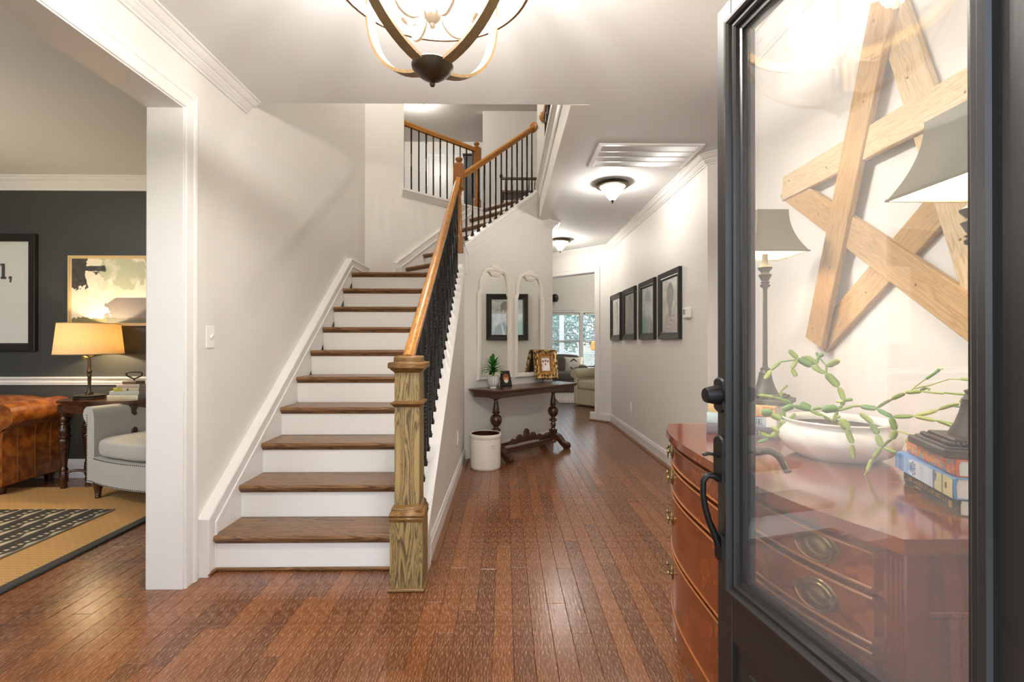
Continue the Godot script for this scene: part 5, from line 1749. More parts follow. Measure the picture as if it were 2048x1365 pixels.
# joints in millimetres from the bowl's foot: from, to, width
func cactus_joints(segs: Array) -> void:
	segs.append_array([[7, 99, -22, 13, 131, -18, 14], [13, 131, -18, 22, 149, -11, 12], [22, 149, -11, 26, 167, -7, 14], [26, 167, -7, 16, 206, -15, 19], [16, 207, -15, -9, 245, -35, 26], [-11, 246, -36, -40, 267, -58, 18], [-40, 267, -59, -70, 289, -80, 24], [-71, 288, -81, -109, 280, -108, 6], [-104, 279, -118, -128, 251, -134, 13]])
	segs.append_array([[-128, 249, -134, -143, 221, -144, 19], [-70, 291, -81, -90, 317, -95, 18], [-72, 286, -82, -85, 258, -91, 16], [-83, 257, -90, -74, 232, -83, 16], [-14, 248, -39, -30, 274, -51, 5], [-30, 275, -52, -55, 297, -70, 22], [-28, 274, -50, -25, 299, -47, 12], [-26, 298, -48, -30, 311, -51, 9], [-25, 298, -47, -14, 305, -39, 14]])
	segs.append_array([[-58, 286, -72, -60, 298, -73, 11], [-9, 246, -35, -8, 270, -35, 7], [-8, 270, -35, -23, 294, -46, 5], [-6, 268, -33, 18, 287, -14, 24], [25, 163, -8, 9, 161, -21, 10], [27, 166, -6, 41, 171, 11, 12], [4, 97, -25, -15, 115, -40, 11], [-15, 115, -40, -45, 129, -62, 14], [-32, 126, -82, -67, 136, -107, 15]])
	segs.append_array([[-67, 137, -107, -94, 150, -125, 13], [-74, 147, -111, -114, 161, -138, 13], [-114, 161, -138, -156, 165, -165, 13], [-92, 142, -68, -117, 126, -85, 22], [1, 144, 4, -31, 135, -22, 28], [-42, 133, -60, -64, 149, -76, 29], [-18, 138, -42, -38, 132, -57, 13], [-126, 127, -64, -127, 98, -64, 18], [-105, 123, -34, -126, 95, -50, 12]])
	segs.append_array([[-132, 96, -40, -147, 66, -50, 25], [-152, 68, -40, -170, 46, -53, 21], [-176, 47, -43, -208, 27, -65, 13], [-154, 69, -41, -169, 77, -52, 18], [-143, 103, -48, -165, 114, -63, 22], [-161, 124, -61, -187, 117, -78, 29], [-177, 50, -44, -199, 58, -59, 14], [-108, 165, -107, -109, 186, -108, 11], [-108, 186, -107, -94, 204, -97, 7]])
	segs.append_array([[-42, 124, 62, -37, 131, 67, 11], [-85, 131, 137, -72, 109, 152, 26], [-84, 110, 165, -77, 73, 175, 20], [-81, 71, 179, -80, 34, 181, 15], [-3, 139, 16, 19, 154, 40, 8], [5, 157, 60, 16, 161, 75, 10], [9, 160, 85, 31, 158, 119, 17], [24, 161, 129, 41, 188, 158, 11], [33, 189, 168, 47, 208, 195, 13]])
	segs.append_array([[39, 211, 206, 54, 217, 237, 12], [46, 219, 248, 62, 218, 292, 6], [44, 222, 313, 54, 222, 353, 5], [53, 219, 236, 58, 228, 248, 10], [58, 228, 248, 61, 223, 255, 6], [53, 218, 208, 66, 249, 237, 3], [58, 250, 247, 68, 275, 274, 8], [68, 276, 274, 71, 277, 282, 4], [56, 222, 213, 70, 234, 246, 4]])
	segs.append_array([[61, 235, 256, 74, 253, 294, 3], [65, 254, 304, 72, 256, 330, 3], [62, 257, 337, 67, 256, 358, 8], [24, 158, 130, 42, 141, 159, 15], [35, 144, 171, 55, 151, 212, 13], [39, 155, 233, 58, 176, 281, 11], [40, 180, 302, 52, 200, 343, 11], [43, 204, 354, 47, 220, 378, 11], [49, 193, 332, 56, 193, 365, 6]])
	segs.append_array([[31, 155, 244, 47, 151, 286, 11], [30, 155, 307, 40, 145, 345, 11], [21, 148, 361, 28, 152, 398, 16], [29, 155, 306, 42, 154, 351, 4], [33, 155, 361, 38, 162, 388, 4], [17, 144, 187, 21, 112, 196, 18], [5, 115, 216, 1, 91, 209, 18], [-10, 119, 239, 5, 112, 272, 4], [-19, 98, 276, -4, 123, 314, 18]])
	segs.append_array([[-4, 122, 315, 2, 125, 332, 12], [-14, 96, 229, -26, 68, 207, 9], [-6, 143, 105, 10, 120, 130, 19], [-8, 121, 146, 2, 95, 161, 20], [-22, 99, 189, -17, 69, 199, 18], [-49, 76, 238, -58, 42, 220, 12], [-66, 44, 229, -72, 8, 218, 12], [-72, 8, 218, -76, -5, 211, 4], [-46, 77, 242, -34, 69, 268, 10]])
	segs.append_array([[-42, 71, 278, -34, 62, 300, 14]])

# ------------------------------------------------------------------ barn-wood star
func star() -> void:
	var t := thing("wall_star", "large star of weathered barn boards on the wall above the dresser", "wall decor", V(1.29, 1.740, -1.590), -PI / 2)
	var R := 0.60
	var tips: Array = []
	for i in 5: tips.append(Vector2(cos(deg_to_rad(90.0 + 72.0 * i)), sin(deg_to_rad(90.0 + 72.0 * i))) * R)      # top, left, bottom left, bottom right, right
	# local +x is towards the door (near); as seen from the room the left tip is far
	var order := [[2, 4], [0, 3], [1, 3], [1, 4], [2, 0]]
	var lift := [0.0, 0.010, 0.018, 0.026, 0.036]
	for i in 5:
		var a: Vector2 = tips[order[i][0]]; var b: Vector2 = tips[order[i][1]]
		var d := (b - a).normalized()
		var L := (b - a).length() + 0.05
		var mid := (a + b) / 2
		var g := G.new()
		var out := PV([-L / 2, -0.053, L / 2 - 0.01, -0.055, L / 2, 0.054, -L / 2 + 0.012, 0.052])
		g.prism(out, 0.0, 0.024, Transform3D.IDENTITY, 0.0025)
		var o := part(t, "board", g, M.barn if i % 2 else barn_2())
		o.transform = Transform3D(Basis(V(d.x, d.y, 0), V(-d.y, d.x, 0), V(0, 0, 1)), V(mid.x, mid.y, lift[i]))
		for s: float in [-1.0, 1.0]:
			for e: float in [0.0, 1.0]:
				var nail := G.new()
				nail.lathe(PV([0.0045, 0.0, 0.004, 0.0012, 0.0, 0.0015]), 10, Transform3D(Basis(Vector3.RIGHT, V(0, 0, 1), Vector3.DOWN), V(s * (L / 2 - 0.06 - 0.25 * e), 0.018 - 0.030 * e, 0.024)))
				part(o, "nail_head", nail, flat("nail_rust", Color("7d5a38"), 0.7) if not M.has("nail_rust") else M.nail_rust)

func barn_2() -> StandardMaterial3D:
	if not M.has("barn_b"):
		wood("barn_b", TEX["barnwood"], Color("e2cfae"), 0, 2.2, 0.8, 0.12, false, V(0.4, 0.3, 0.2))
	return M.barn_b

# rows of a closed profile carried along a path, smooth all round
func loft(g: G, prof: PackedVector2Array, path: Array, nrm: Vector3, caps := true) -> void:
	var k := path.size()
	var rows: Array = []
	for i in k:
		var t0: Vector3 = (path[i] - path[maxi(i - 1, 0)]).normalized()
		var t1: Vector3 = (path[mini(i + 1, k - 1)] - path[i]).normalized()
		if i == 0: t0 = t1
		if i == k - 1: t1 = t0
		var s := t0.cross(nrm).normalized() + t1.cross(nrm).normalized()
		s = s / maxf(0.2, s.length_squared()) * 2.0
		var row := PackedVector3Array()
		for q in prof: row.append(path[i] + s * q.x + nrm * q.y)
		rows.append(row)
	g.grid(rows, true, false, caps, caps)

func smooth_path(p: Array, n := 6) -> Array:
	var out: Array = []
	for i in p.size() - 1:
		var a: Vector3 = p[maxi(i - 1, 0)]; var b: Vector3 = p[i]; var c: Vector3 = p[i + 1]; var d: Vector3 = p[mini(i + 2, p.size() - 1)]
		for k in n: out.append(b.cubic_interpolate(c, a, d, float(k) / n))
	out.append(p[p.size() - 1])
	return out

# ------------------------------------------------------------------ the study through the wide opening
func study() -> void:
	study_rugs()
	study_table()
	study_seats()
	var pd := thing("pendant_light", "drum pendant hanging in the middle of the study, left of the wide opening", "pendant light", V(-4.3, CEIL, -2.2))
	var pg := G.new(); pg.lathe(PV([0.0, 0.0, 0.07, 0.0, 0.06, -0.03, 0.008, -0.035, 0.008, -0.42, 0.0, -0.42]), 24)
	part(pd, "stem", pg, M.antique_bronze)
	pg = G.new(); pg.lathe(PV([0.0, -0.60, 0.19, -0.595, 0.20, -0.42, 0.0, -0.415]), 36)
	part(pd, "glass_drum", pg, M.lamp_glass)
	lamp(pd, V(0, -0.5, 0), 1.3, Color(1.0, 0.97, 0.91), 0.06)
	# pictures on the dark wall
	var t := thing("picture_frame", "wide black framed white print with a black typewriter letter on the dark study wall", "picture", V(-4.671, 1.693, -4.538))
	part(t, "frame", ring_frame(Vector2(0.80, 1.066), PV([0.0, 0.0, 0.0, 0.036, 0.004, 0.040, 0.058, 0.034, 0.064, 0.026, 0.070, 0.024, 0.070, 0.0])), M.frame_black)
	var g := G.new(); g.mm(V(-0.335, -0.468, 0.010), V(0.335, 0.468, 0.014))
	part(t, "print_paper", g, flat("print_white", Color("d9d7d0"), 0.7))
	g = G.new()
	g.mm(V(0.082, 0.125, 0.0138), V(0.112, 0.262, 0.0146)); g.mm(V(0.070, 0.246, 0.0138), V(0.100, 0.262, 0.0146)); g.mm(V(0.070, 0.236, 0.0138), V(0.076, 0.250, 0.0146))
	g.mm(V(0.074, 0.121, 0.0138), V(0.124, 0.142, 0.0146))
	part(t, "printed_letter", g, flat("print_black", Color("24221f"), 0.7))
	g = G.new()
	g.prism(PV([0.146, 0.122, 0.174, 0.122, 0.174, 0.146, 0.146, 0.146]), 0.0138, 0.0146)
	g.prism(PV([0.156, 0.122, 0.174, 0.122, 0.168, 0.090, 0.152, 0.090, 0.152, 0.098]), 0.0138, 0.0145)
	part(t, "printed_comma", g, M.print_black)
	g = G.new(); g.mm(V(-0.335, -0.468, 0.018), V(0.335, 0.468, 0.020))
	part(t, "pane", g, M.pane)
	t = thing("painting", "abstract painting of dark blots and a red splash, thin pale frame, behind the study lamp", "painting", V(-3.477, 1.707, -4.538))
	part(t, "frame", ring_frame(Vector2(1.0, 0.640), PV([0.0, 0.0, 0.0, 0.036, 0.016, 0.036, 0.018, 0.026, 0.026, 0.024, 0.026, 0.0])), flat("pale_wood", Color("c9ad7c"), 0.5))
	g = G.new(); g.quv(V(-0.475, -0.295, 0.022), V(0.475, -0.295, 0.022), V(0.475, 0.295, 0.022), V(-0.475, 0.295, 0.022))
	part(t, "canvas", g, picture_mat("abstract", abstract_image(), 0.6))

func abstract_image() -> Image:
	var w := 288; var h := 180
	var im := Image.create(w, h, false, Image.FORMAT_RGB8)
	var a := FastNoiseLite.new(); a.seed = 71; a.frequency = 0.016; a.fractal_octaves = 4
	var b := FastNoiseLite.new(); b.seed = 72; b.frequency = 0.05; b.fractal_octaves = 3
	for y in h:
		for x in w:
			var u := float(x) / w; var v := float(y) / h
			var n := a.get_noise_2d(x, y) ; var f := b.get_noise_2d(x, y)
			var c := Color("e6dcc6")
			if Vector2((u - 0.48) * 1.3, v - 0.15 - (u - 0.4) * 0.35).length() + n * 0.12 < 0.27: c = Color("b9bda0")
			if u > 0.80 and v > 0.12 + n * 0.2 and v < 0.58: c = Color("b3b89c")
			c = c.lerp(Color("c9b8a2"), clampf(0.6 - Vector2(u - 0.34, (v - 0.50) * 1.1).length() * 2.6 + f * 0.35, 0.0, 0.5))
			c = c.lerp(Color("f3ead8"), clampf(n * 1.5, 0.0, 0.5))
			var dark := false
			if u < 0.13 + n * 0.06 and v < 0.47 + f * 0.08 - u * 0.3: dark = true
			if v > 0.11 + f * 0.02 and v < 0.19 + f * 0.03 and u < 0.33 + f * 0.04: dark = true
			if u > 0.20 and u < 0.26 and v > 0.2 and v < 0.23 + f * 0.06: dark = true
			var edge := 0.70 - 0.30 * smoothstep(0.36, 0.46, u + f * 0.05) + 0.36 * smoothstep(0.55, 0.92, u)
			if u > 0.33 + f * 0.08 and v > edge + n * 0.10 + f * 0.05 and v > 0.60: c = Color("77706f")
			if v > 0.915 + f * 0.03: c = Color("5c5a52") if u > 0.33 else Color("6f6b4c")
			if dark: c = Color("35332f").lerp(Color("4f4a45"), clampf(f + 0.3, 0, 1))
			var rd := Vector2((u - 0.80) * 1.2, (v - 0.24) * 2.0).length()
			if rd + f * 0.04 < 0.072: c = Color("c0452d")
			if absf(u - 0.765 - (v - 0.3) * 0.10 - f * 0.03) < 0.007 and v > 0.28 and v < 0.72: c = Color("c98a62")
			if absf(u - 0.79 + f * 0.04) < 0.005 and v > 0.3 and v < 0.6: c = Color("b9653f")
			if absf(u - 0.70 - (v - 0.02) * 0.45) < 0.004 and v < 0.22: c = Color("a86a4c")
			im.set_pixel(x, y, c)
	return im

func study_rugs() -> void:
	var t := thing("rug", "large tan seagrass rug with a dark bound edge on the study floor", "rug", V(-3.90, 0, -2.90))
	var n := 96
	var im := Image.create(n, n, false, Image.FORMAT_RGB8)
	var nz := FastNoiseLite.new(); nz.seed = 8; nz.frequency = 0.12
	for y in n:
		for x in n:
			var cell := (x / 12 + y / 12) % 2
			var k := 0.5 + 0.5 * sin((x if cell else y) * TAU / 6.0)
			var c := Color("a98455").lerp(Color("cfae79"), 0.25 + 0.55 * k)
			if (y % 12) < 2: c = c.darkened(0.16)
			c = c.lightened(nz.get_noise_2d(x, y) * 0.12)
			im.set_pixel(x, y, c)
	var sg := flat("seagrass", Color("fff0d8"), 0.9)
	sg.albedo_texture = ImageTexture.create_from_image(im)
	tri_map(sg, V(4.2, 4.2, 4.2))
	sg.heightmap_enabled = true; sg.heightmap_texture = sg.albedo_texture; sg.heightmap_scale = 0.25
	var g := G.new(); g.mm(V(-1.4, 0.0, -1.30), V(1.37, 0.012, 1.35), 0.004)
	part(t, "woven_field", g, sg)
	var bd := flat("binding_dark", Color("3a3733"), 0.85)
	g = G.new(); g.mm(V(1.365, 0.0, -1.31), V(1.432, 0.015, 1.42), 0.005)
	g.mm(V(-1.47, 0.0, -1.31), V(-1.40, 0.015, 1.42), 0.005); g.mm(V(-1.47, 0.0, 1.35), V(1.432, 0.015, 1.42), 0.005)
	part(t, "bound_edge", g, bd)
	# striped rug on top of it
	t = thing("rug", "dark and cream striped flat-weave rug lying on the seagrass rug", "rug", V(-3.95, 0.0128, -2.42))
	var w := 96; var h := 64
	im = Image.create(w, h, false, Image.FORMAT_RGB8)
	for y in h:
		for x in w:
			var u := float(x) / w; var v := float(y) / h
			var c := Color("3c3935")
			if u > 0.10 and u < 0.26: c = Color("d8ccb2") if fmod(v * 4.0, 1.0) < 0.5 else Color("3c3935")
			elif u > 0.30 and u < 0.33: c = Color("5d574e")
			elif u > 0.36 and u < 0.62:
				var f := fmod(v * 1.0, 1.0)
				c = Color("d2c6ae") if (u - 0.36) / 0.26 > absf(f - 0.5) * 1.7 else Color("45413b")
			elif u > 0.70 and u < 0.73: c = Color("5d574e")
			c = c.lightened(0.05 * sin(x * 2.1) * sin(y * 1.7))
			im.set_pixel(x, y, c)
	var sr := flat("stripe_weave", Color("e9e2d4"), 0.95)
	sr.albedo_texture = ImageTexture.create_from_image(im)
	tri_map(sr, V(6.0, 6.0, 6.0))
	g = G.new(); g.mm(V(-1.05, 0.0, -1.20), V(1.095, 0.008, 1.20), 0.003)
	part(t, "weave", g, sr)
	flat("cord_grey", Color("8a8478"), 0.9)
	for x: float in [-1.05, 1.095]:
		g = G.new(); g.tube([V(x, 0.005, -1.20), V(x, 0.005, 1.20)], 0.006, 8)
		part(t, "corded_edge", g, M.cord_grey)

func study_table() -> void:
	var t := thing("side_table", "dark carved wood side table with a shaped top holding the study lamp", "table", V(-3.42, 0, -4.285))
	var flatx := Transform3D(Basis(Vector3.RIGHT, V(0, 0, 1), Vector3.DOWN), Vector3.ZERO)
	var top := PackedVector2Array()
	for i in 64:
		var a := TAU * i / 64
		var r := 1.0 + 0.035 * cos(a * 8.0)
		var c := cos(a); var s := sin(a)
		top.append(Vector2(signf(c) * pow(absf(c), 0.75) * 0.385 * r, signf(s) * pow(absf(s), 0.75) * 0.215 * r))
	var g := G.new()
	g.prism(top, -0.750, -0.726, flatx, 0.006, true)
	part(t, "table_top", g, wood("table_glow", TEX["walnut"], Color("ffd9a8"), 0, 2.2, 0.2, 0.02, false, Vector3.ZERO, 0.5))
	g = G.new()
	g.prism(G.inset(ccw(top), 0.03), -0.727, -0.645, flatx, 0.003, true)
	part(t, "apron", g, M.walnut_x)
	var leg := G.new()
	leg.lathe(PV([0.0, 0.0, 0.016, 0.0, 0.022, 0.01, 0.026, 0.03, 0.020, 0.05, 0.024, 0.06, 0.030, 0.08, 0.030, 0.15, 0.026, 0.16, 0.030, 0.17, 0.024, 0.18, 0.022, 0.20, 0.040, 0.40, 0.044, 0.415, 0.036, 0.43, 0.048, 0.44, 0.048, 0.452, 0.036, 0.46, 0.038, 0.47, 0.044, 0.50, 0.034, 0.53, 0.024, 0.545, 0.030, 0.555, 0.024, 0.565, 0.032, 0.59, 0.024, 0.615, 0.036, 0.63, 0.036, 0.65, 0.0, 0.65]), 24, Transform3D.IDENTITY, 0.0, TAU, 0.10, 12)
	leg.box(V(0, 0.68, 0), V(0.062, 0.075, 0.062), 0.003)
	for k in 3: leg.box(V(-0.016 + 0.016 * k, 0.68, 0.032), V(0.006, 0.07, 0.004), 0.001)
	var lm := leg.mesh()
	for x: float in [-0.285, 0.285]:
		for z: float in [-0.12, 0.12]:
			part(t, "leg", lm, M.walnut_y).position = V(x, 0, z)
	for s: float in [-1.0, 1.0]:
		g = G.new()
		var p: Array = []
		for i in 25:
			var f := i / 24.0
			p.append(V(lerpf(-0.285, 0.285, f), 0.135 + 0.02 * sin(f * TAU * 2.0), s * lerpf(-0.12, 0.12, f) * 1.0))
		g.tube(p, 0.014, 8, true, 0.8)
		part(t, "stretcher", g, M.walnut_x)
	# lamp
	var l := thing("table_lamp", "swing-arm table lamp with a glowing linen shade on the study side table", "lamp", V(-3.60, 0.7502, -4.290))
	g = G.new(); g.lathe(PV([0.0, 0.0, 0.108, 0.0, 0.112, 0.004, 0.112, 0.012, 0.106, 0.016, 0.108, 0.020, 0.108, 0.030, 0.096, 0.036, 0.03, 0.040, 0.026, 0.052, 0.018, 0.062, 0.0, 0.062]), 40)
	part(l, "base", g, flat("lamp_black", Color("242019"), 0.3, 0.4))
	g = G.new(); g.lathe(PV([0.018, 0.055, 0.014, 0.07, 0.011, 0.10, 0.014, 0.19, 0.016, 0.205, 0.010, 0.215, 0.018, 0.225, 0.018, 0.24, 0.012, 0.248, 0.012, 0.30, 0.010, 0.375, 0.0, 0.375]), 20)
	part(l, "stem", g, M.antique_bronze)
	g = G.new(); g.tube([V(-0.045, 0.355, 0), V(-0.01, 0.352, 0), V(0.03, 0.37, 0), V(0.018, 0.40, 0), V(0.018, 0.44, 0)], 0.008, 8)
	g.lathe(PV([0.0, -0.014, 0.014, -0.014, 0.014, 0.014, 0.0, 0.014]), 12, Transform3D(Basis(Vector3.RIGHT, V(0, 0, 1), Vector3.DOWN), V(-0.045, 0.355, 0)))
	part(l, "swing_arm", g, M.old_brass)
	var lin := flat("linen_shade", Color("efe4cd"), 0.85)
	lin.albedo_texture = noise_tex("linen", 0.05, 3, [0.0, Color("dfd2b6"), 1.0, Color.WHITE], 256, 256, FastNoiseLite.TYPE_SIMPLEX, 41); tri_map(lin, V(5, 22, 5))
	lin.backlight_enabled = true; lin.backlight = Color(0.85, 0.82, 0.75)
	g = G.new(); g.lathe(PV([0.240, 0.385, 0.2385, 0.387, 0.2125, 0.648, 0.214, 0.648, 0.240, 0.385]), 56)
	part(l, "shade", g, lin)
	g = G.new()
	for q: Array in [[0.2395, 0.386], [0.2130, 0.648]]:
		g.lathe(PV([q[0] - 0.002, q[1] - 0.003, q[0] + 0.0022, q[1] - 0.003, q[0] + 0.0022, q[1] + 0.003, q[0] - 0.002, q[1] + 0.003, q[0] - 0.002, q[1] - 0.003]), 56)
	part(l, "shade_hem", g, flat("hem_tan", Color("b79a66"), 0.8))
	g = G.new(); g.lathe(PV([0.0, 0.44, 0.013, 0.445, 0.026, 0.48, 0.030, 0.505, 0.022, 0.53, 0.0, 0.54]), 18, TR(V(0.018, 0, 0)))
	part(l, "bulb", g, M.bulb)
	lamp(l, V(0.018, 0.50, 0), 0.38, Color(1.0, 0.90, 0.72), 0.03)
	# books and the iron
	var bo := V(-3.275, 0.7502, -4.30)
	var grp := "books on the study side table"
	var names := ["cream book with gilt script on its spine, lowest on the study side table", "pale grey book above the cream one on the study side table", "thin book with a yellow end, third up on the study side table", "thin pink-grey book under the old iron on the study side table"]
	var cols := [Color("d9cdb0"), Color("b9bcae"), Color("c3b99a"), Color("b9a698")]
	var ths := [0.036, 0.034, 0.026, 0.028]
	var lens := [0.235, 0.225, 0.190, 0.170]
	var y := 0.0
	for i in 4:
		var b := book(names[i], bo + V(0.01 * i, y, -0.004 * i), 0.16 + 0.02 * i, V(lens[i], ths[i], 0.17), flat("study_book_%d" % i, cols[i], 0.7), grp)
		if i == 0: words(b, "title", "the old Companion", 0.013, TR(V(-0.03, 0.017, 0.0838)), M.gilt_ink)
		if i == 2:
			g = G.new(); g.mm(V(-0.096, -0.0003, 0.055), V(-0.028, 0.0265, 0.0842), 0.002)
			part(b, "yellow_end", g, flat("yellow_cloth", Color("b5ab34"), 0.6))
			g = G.new(); g.mm(V(0.005, 0.004, 0.07), V(0.020, 0.020, 0.0842), 0.001)
			part(b, "dark_label", g, M.walnut_x)
		y += ths[i] + 0.0002
	var ir := thing("flat_iron", "old black sad iron with a looped handle on top of the study books", "iron", bo + V(0.045, y, -0.01), 0.16)
	g = G.new()
	g.prism(PV([-0.075, -0.035, 0.03, -0.038, 0.085, 0.0, 0.03, 0.038, -0.075, 0.035]), -0.028, 0.0, flatx, 0.004)
	part(ir, "sole", g, flat("iron_rust", Color("5d5140"), 0.5, 0.5))
	g = G.new()
	var hp: Array = smooth_path([V(0, 0.028, 0), V(0.002, 0.045, 0), V(0.030, 0.058, 0), V(0.056, 0.072, 0), V(0.058, 0.094, 0), V(0.030, 0.103, 0), V(-0.03, 0.103, 0), V(-0.060, 0.094, 0), V(-0.058, 0.072, 0), V(-0.032, 0.058, 0), V(-0.002, 0.045, 0)], 5)
	g.tube(hp, 0.0065, 8)
	part(ir, "handle", g, M.lamp_black)

func study_seats() -> void:
	# leather sofa: only its right arm shows
	var lt := flat("leather", Color("7c4519"), 0.34)
	lt.albedo_texture = noise_tex("leather_mottle", 0.012, 4, [0.0, Color("a07a58"), 0.45, Color("c9a479"), 0.7, Color("e8cba0"), 1.0, Color("f5dfba")], 512, 512, FastNoiseLite.TYPE_SIMPLEX, 51); tri_map(lt, V(1.6, 1.6, 1.6))
	lt.albedo_color = Color("a8733e")
	var t := thing("leather_sofa", "brown leather rolled-arm sofa at the left of the study, cut by the frame", "sofa", V(-5.0, 0, -4.10))
	var arm := PV([-0.10, 0.09, 0.0, 0.085, 0.012, 0.10, 0.010, 0.44, 0.020, 0.545, 0.058, 0.560, 0.088, 0.600, 0.095, 0.655, 0.070, 0.712, 0.015, 0.745, -0.055, 0.752, -0.125, 0.735, -0.175, 0.690, -0.19, 0.62, -0.19, 0.09])
	for s: float in [-1.0, 1.0]:
		var g := G.new()
		var pr := arm.duplicate()
		for i in pr.size(): pr[i].x = pr[i].x
		var path: Array = [V(s * 1.0, 0, 0.16), V(s * 1.0, 0, 0.05), V(s * 1.0, 0, -0.15), V(s * 1.0, 0, -0.40)]
		if s < 0: path.reverse()
		loft(g, pr, path, Vector3.UP)
		part(t, "arm", g, lt)
	var g := G.new()
	for z: float in [0.04, -0.11, -0.25]:
		g.tube(smooth_path([V(1.013, 0.10, z), V(1.013, 0.30, z), V(1.012, 0.44, z), V(1.022, 0.54, z)], 4), 0.004, 6)
	part(t, "seam_welt", g, flat("welt_tan", Color("8a5526"), 0.5))
	g = G.new()
	g.soft(V(0, 0.30, -0.08), V(1.75, 0.34, 0.56), 0.2, 0.15)
	part(t, "seat", g, lt)
	g = G.new()
	g.soft(V(0, 0.50, -0.30), V(1.85, 0.54, 0.22), 0.3, 0.2)
	part(t, "back", g, lt)
	g = G.new(); g.mm(V(-0.85, 0.09, -0.38), V(0.85, 0.20, 0.12), 0.01)
	part(t, "base", g, lt)
	for x: float in [-0.93, 0.93]:
		for z: float in [-0.33, 0.09]:
			g = G.new(); g.lathe(PV([0.0, 0.0, 0.028, 0.0, 0.04, 0.09, 0.0, 0.095]), 4, TR(V(x, 0, z), PI / 4))
			part(t, "foot", g, M.walnut_y)
	# pale grey tub chair
	var gv := flat("grey_velvet", Color("b3afa6"), 0.85); gv.rim_enabled = true; gv.rim = 0.35; gv.rim_tint = 0.6
	var c := thing("armchair", "pale grey nail-trimmed tub chair with turned dark legs beside the study opening", "armchair", V(-2.765, 0.0125, -4.075), -0.40)
	var path: Array = [V(-0.385, 0, 0.36), V(-0.390, 0, 0.22), V(-0.392, 0, 0.08)]
	for i in 15:
		var a := PI + PI * i / 14.0
		path.append(V(cos(a) * 0.385, 0, sin(a) * 0.32 - 0.02))
	path.append_array([V(0.392, 0, 0.08), V(0.390, 0, 0.22), V(0.385, 0, 0.36)])
	var wall := PV([0.045, 0.12, 0.047, 0.40, 0.046, 0.62, 0.040, 0.665, 0.022, 0.700, -0.010, 0.718, -0.045, 0.715, -0.076, 0.695, -0.090, 0.660, -0.084, 0.625, -0.062, 0.608, -0.046, 0.590, -0.045, 0.40, -0.045, 0.12])
	g = G.new(); loft(g, wall, path, Vector3.UP)
	part(c, "barrel_back", g, gv)
	g = G.new()
	var fl := PackedVector2Array()
	for i in 17:
		var a := PI + PI * i / 16.0
		fl.append(Vector2(cos(a) * 0.35, sin(a) * 0.29 - 0.02))
	for i in 13:
		var x := lerpf(0.35, -0.35, i / 12.0)
		fl.append(Vector2(x, 0.365 + 0.035 * (1.0 - pow(x / 0.35, 2.0))))
	var flatx := Transform3D(Basis(Vector3.RIGHT, V(0, 0, 1), Vector3.DOWN), Vector3.ZERO)
	g.prism(fl, -0.325, -0.125, flatx, 0.006, true)
	g = G.new(); g.prism(fl, -0.325, -0.125, flatx, 0.006, true)
	part(c, "seat_rail", g, gv)
	g = G.new(); g.soft(V(0, 0.405, 0.055), V(0.66, 0.17, 0.66), 0.45, 0.35, Basis.IDENTITY, 40, 16)
	part(c, "seat_cushion", g, gv)
	g = G.new()
	var cord: Array = []
	for i in 41:
		var a := TAU * i / 40
		cord.append(V(signf(cos(a)) * pow(absf(cos(a)), 0.35) * 0.315, 0.443, 0.055 + signf(sin(a)) * pow(absf(sin(a)), 0.35) * 0.315))
	g.tube(cord, 0.004, 6, false)
	part(c, "piping", g, flat("piping_grey", Color("77736b"), 0.8))
	g = G.new(); g.soft(V(0.10, 0.60, -0.12), V(0.42, 0.34, 0.14), 0.6, 0.5, Basis(Vector3.RIGHT, -0.25))
	part(c, "back_pillow", g, gv)
	g = G.new()
	for i in 46:
		var x := lerpf(-0.41, 0.41, i / 45.0)
		for y: float in [0.135, 0.318]:
			if y > 0.3 and absf(x) > 0.335: continue
			g.box(V(x, y, (0.400 - 0.035 * pow(x / 0.35, 2.0) if absf(x) < 0.35 else 0.362)), V(0.010, 0.010, 0.006), 0.003)
	for s: float in [-1.0, 1.0]:
		for i in 30:
			for dx: float in [-0.040, 0.040]:
				g.box(V(s * 0.385 + dx, 0.14 + 0.0175 * i * (1.0 if dx * s > 0 else 0.33), 0.362), V(0.008, 0.010, 0.005), 0.002)
	part(c, "nail_trim", g, flat("nail_bronze", Color("4a4038"), 0.4, 0.6)).set_meta("kind", "stuff")
	for s: float in [-1.0, 1.0]:
		for z: float in [0.33, -0.22]:
			g = G.new(); g.lathe(PV([0.0, 0.0, 0.019, 0.0, 0.021, 0.012, 0.017, 0.020, 0.024, 0.028, 0.020, 0.036, 0.036, 0.125, 0.0, 0.13]), 16, TR(V(s * 0.34 * (1.0 if z > 0 else 0.6), 0, z)))
			part(c, "leg", g, M.walnut_y)

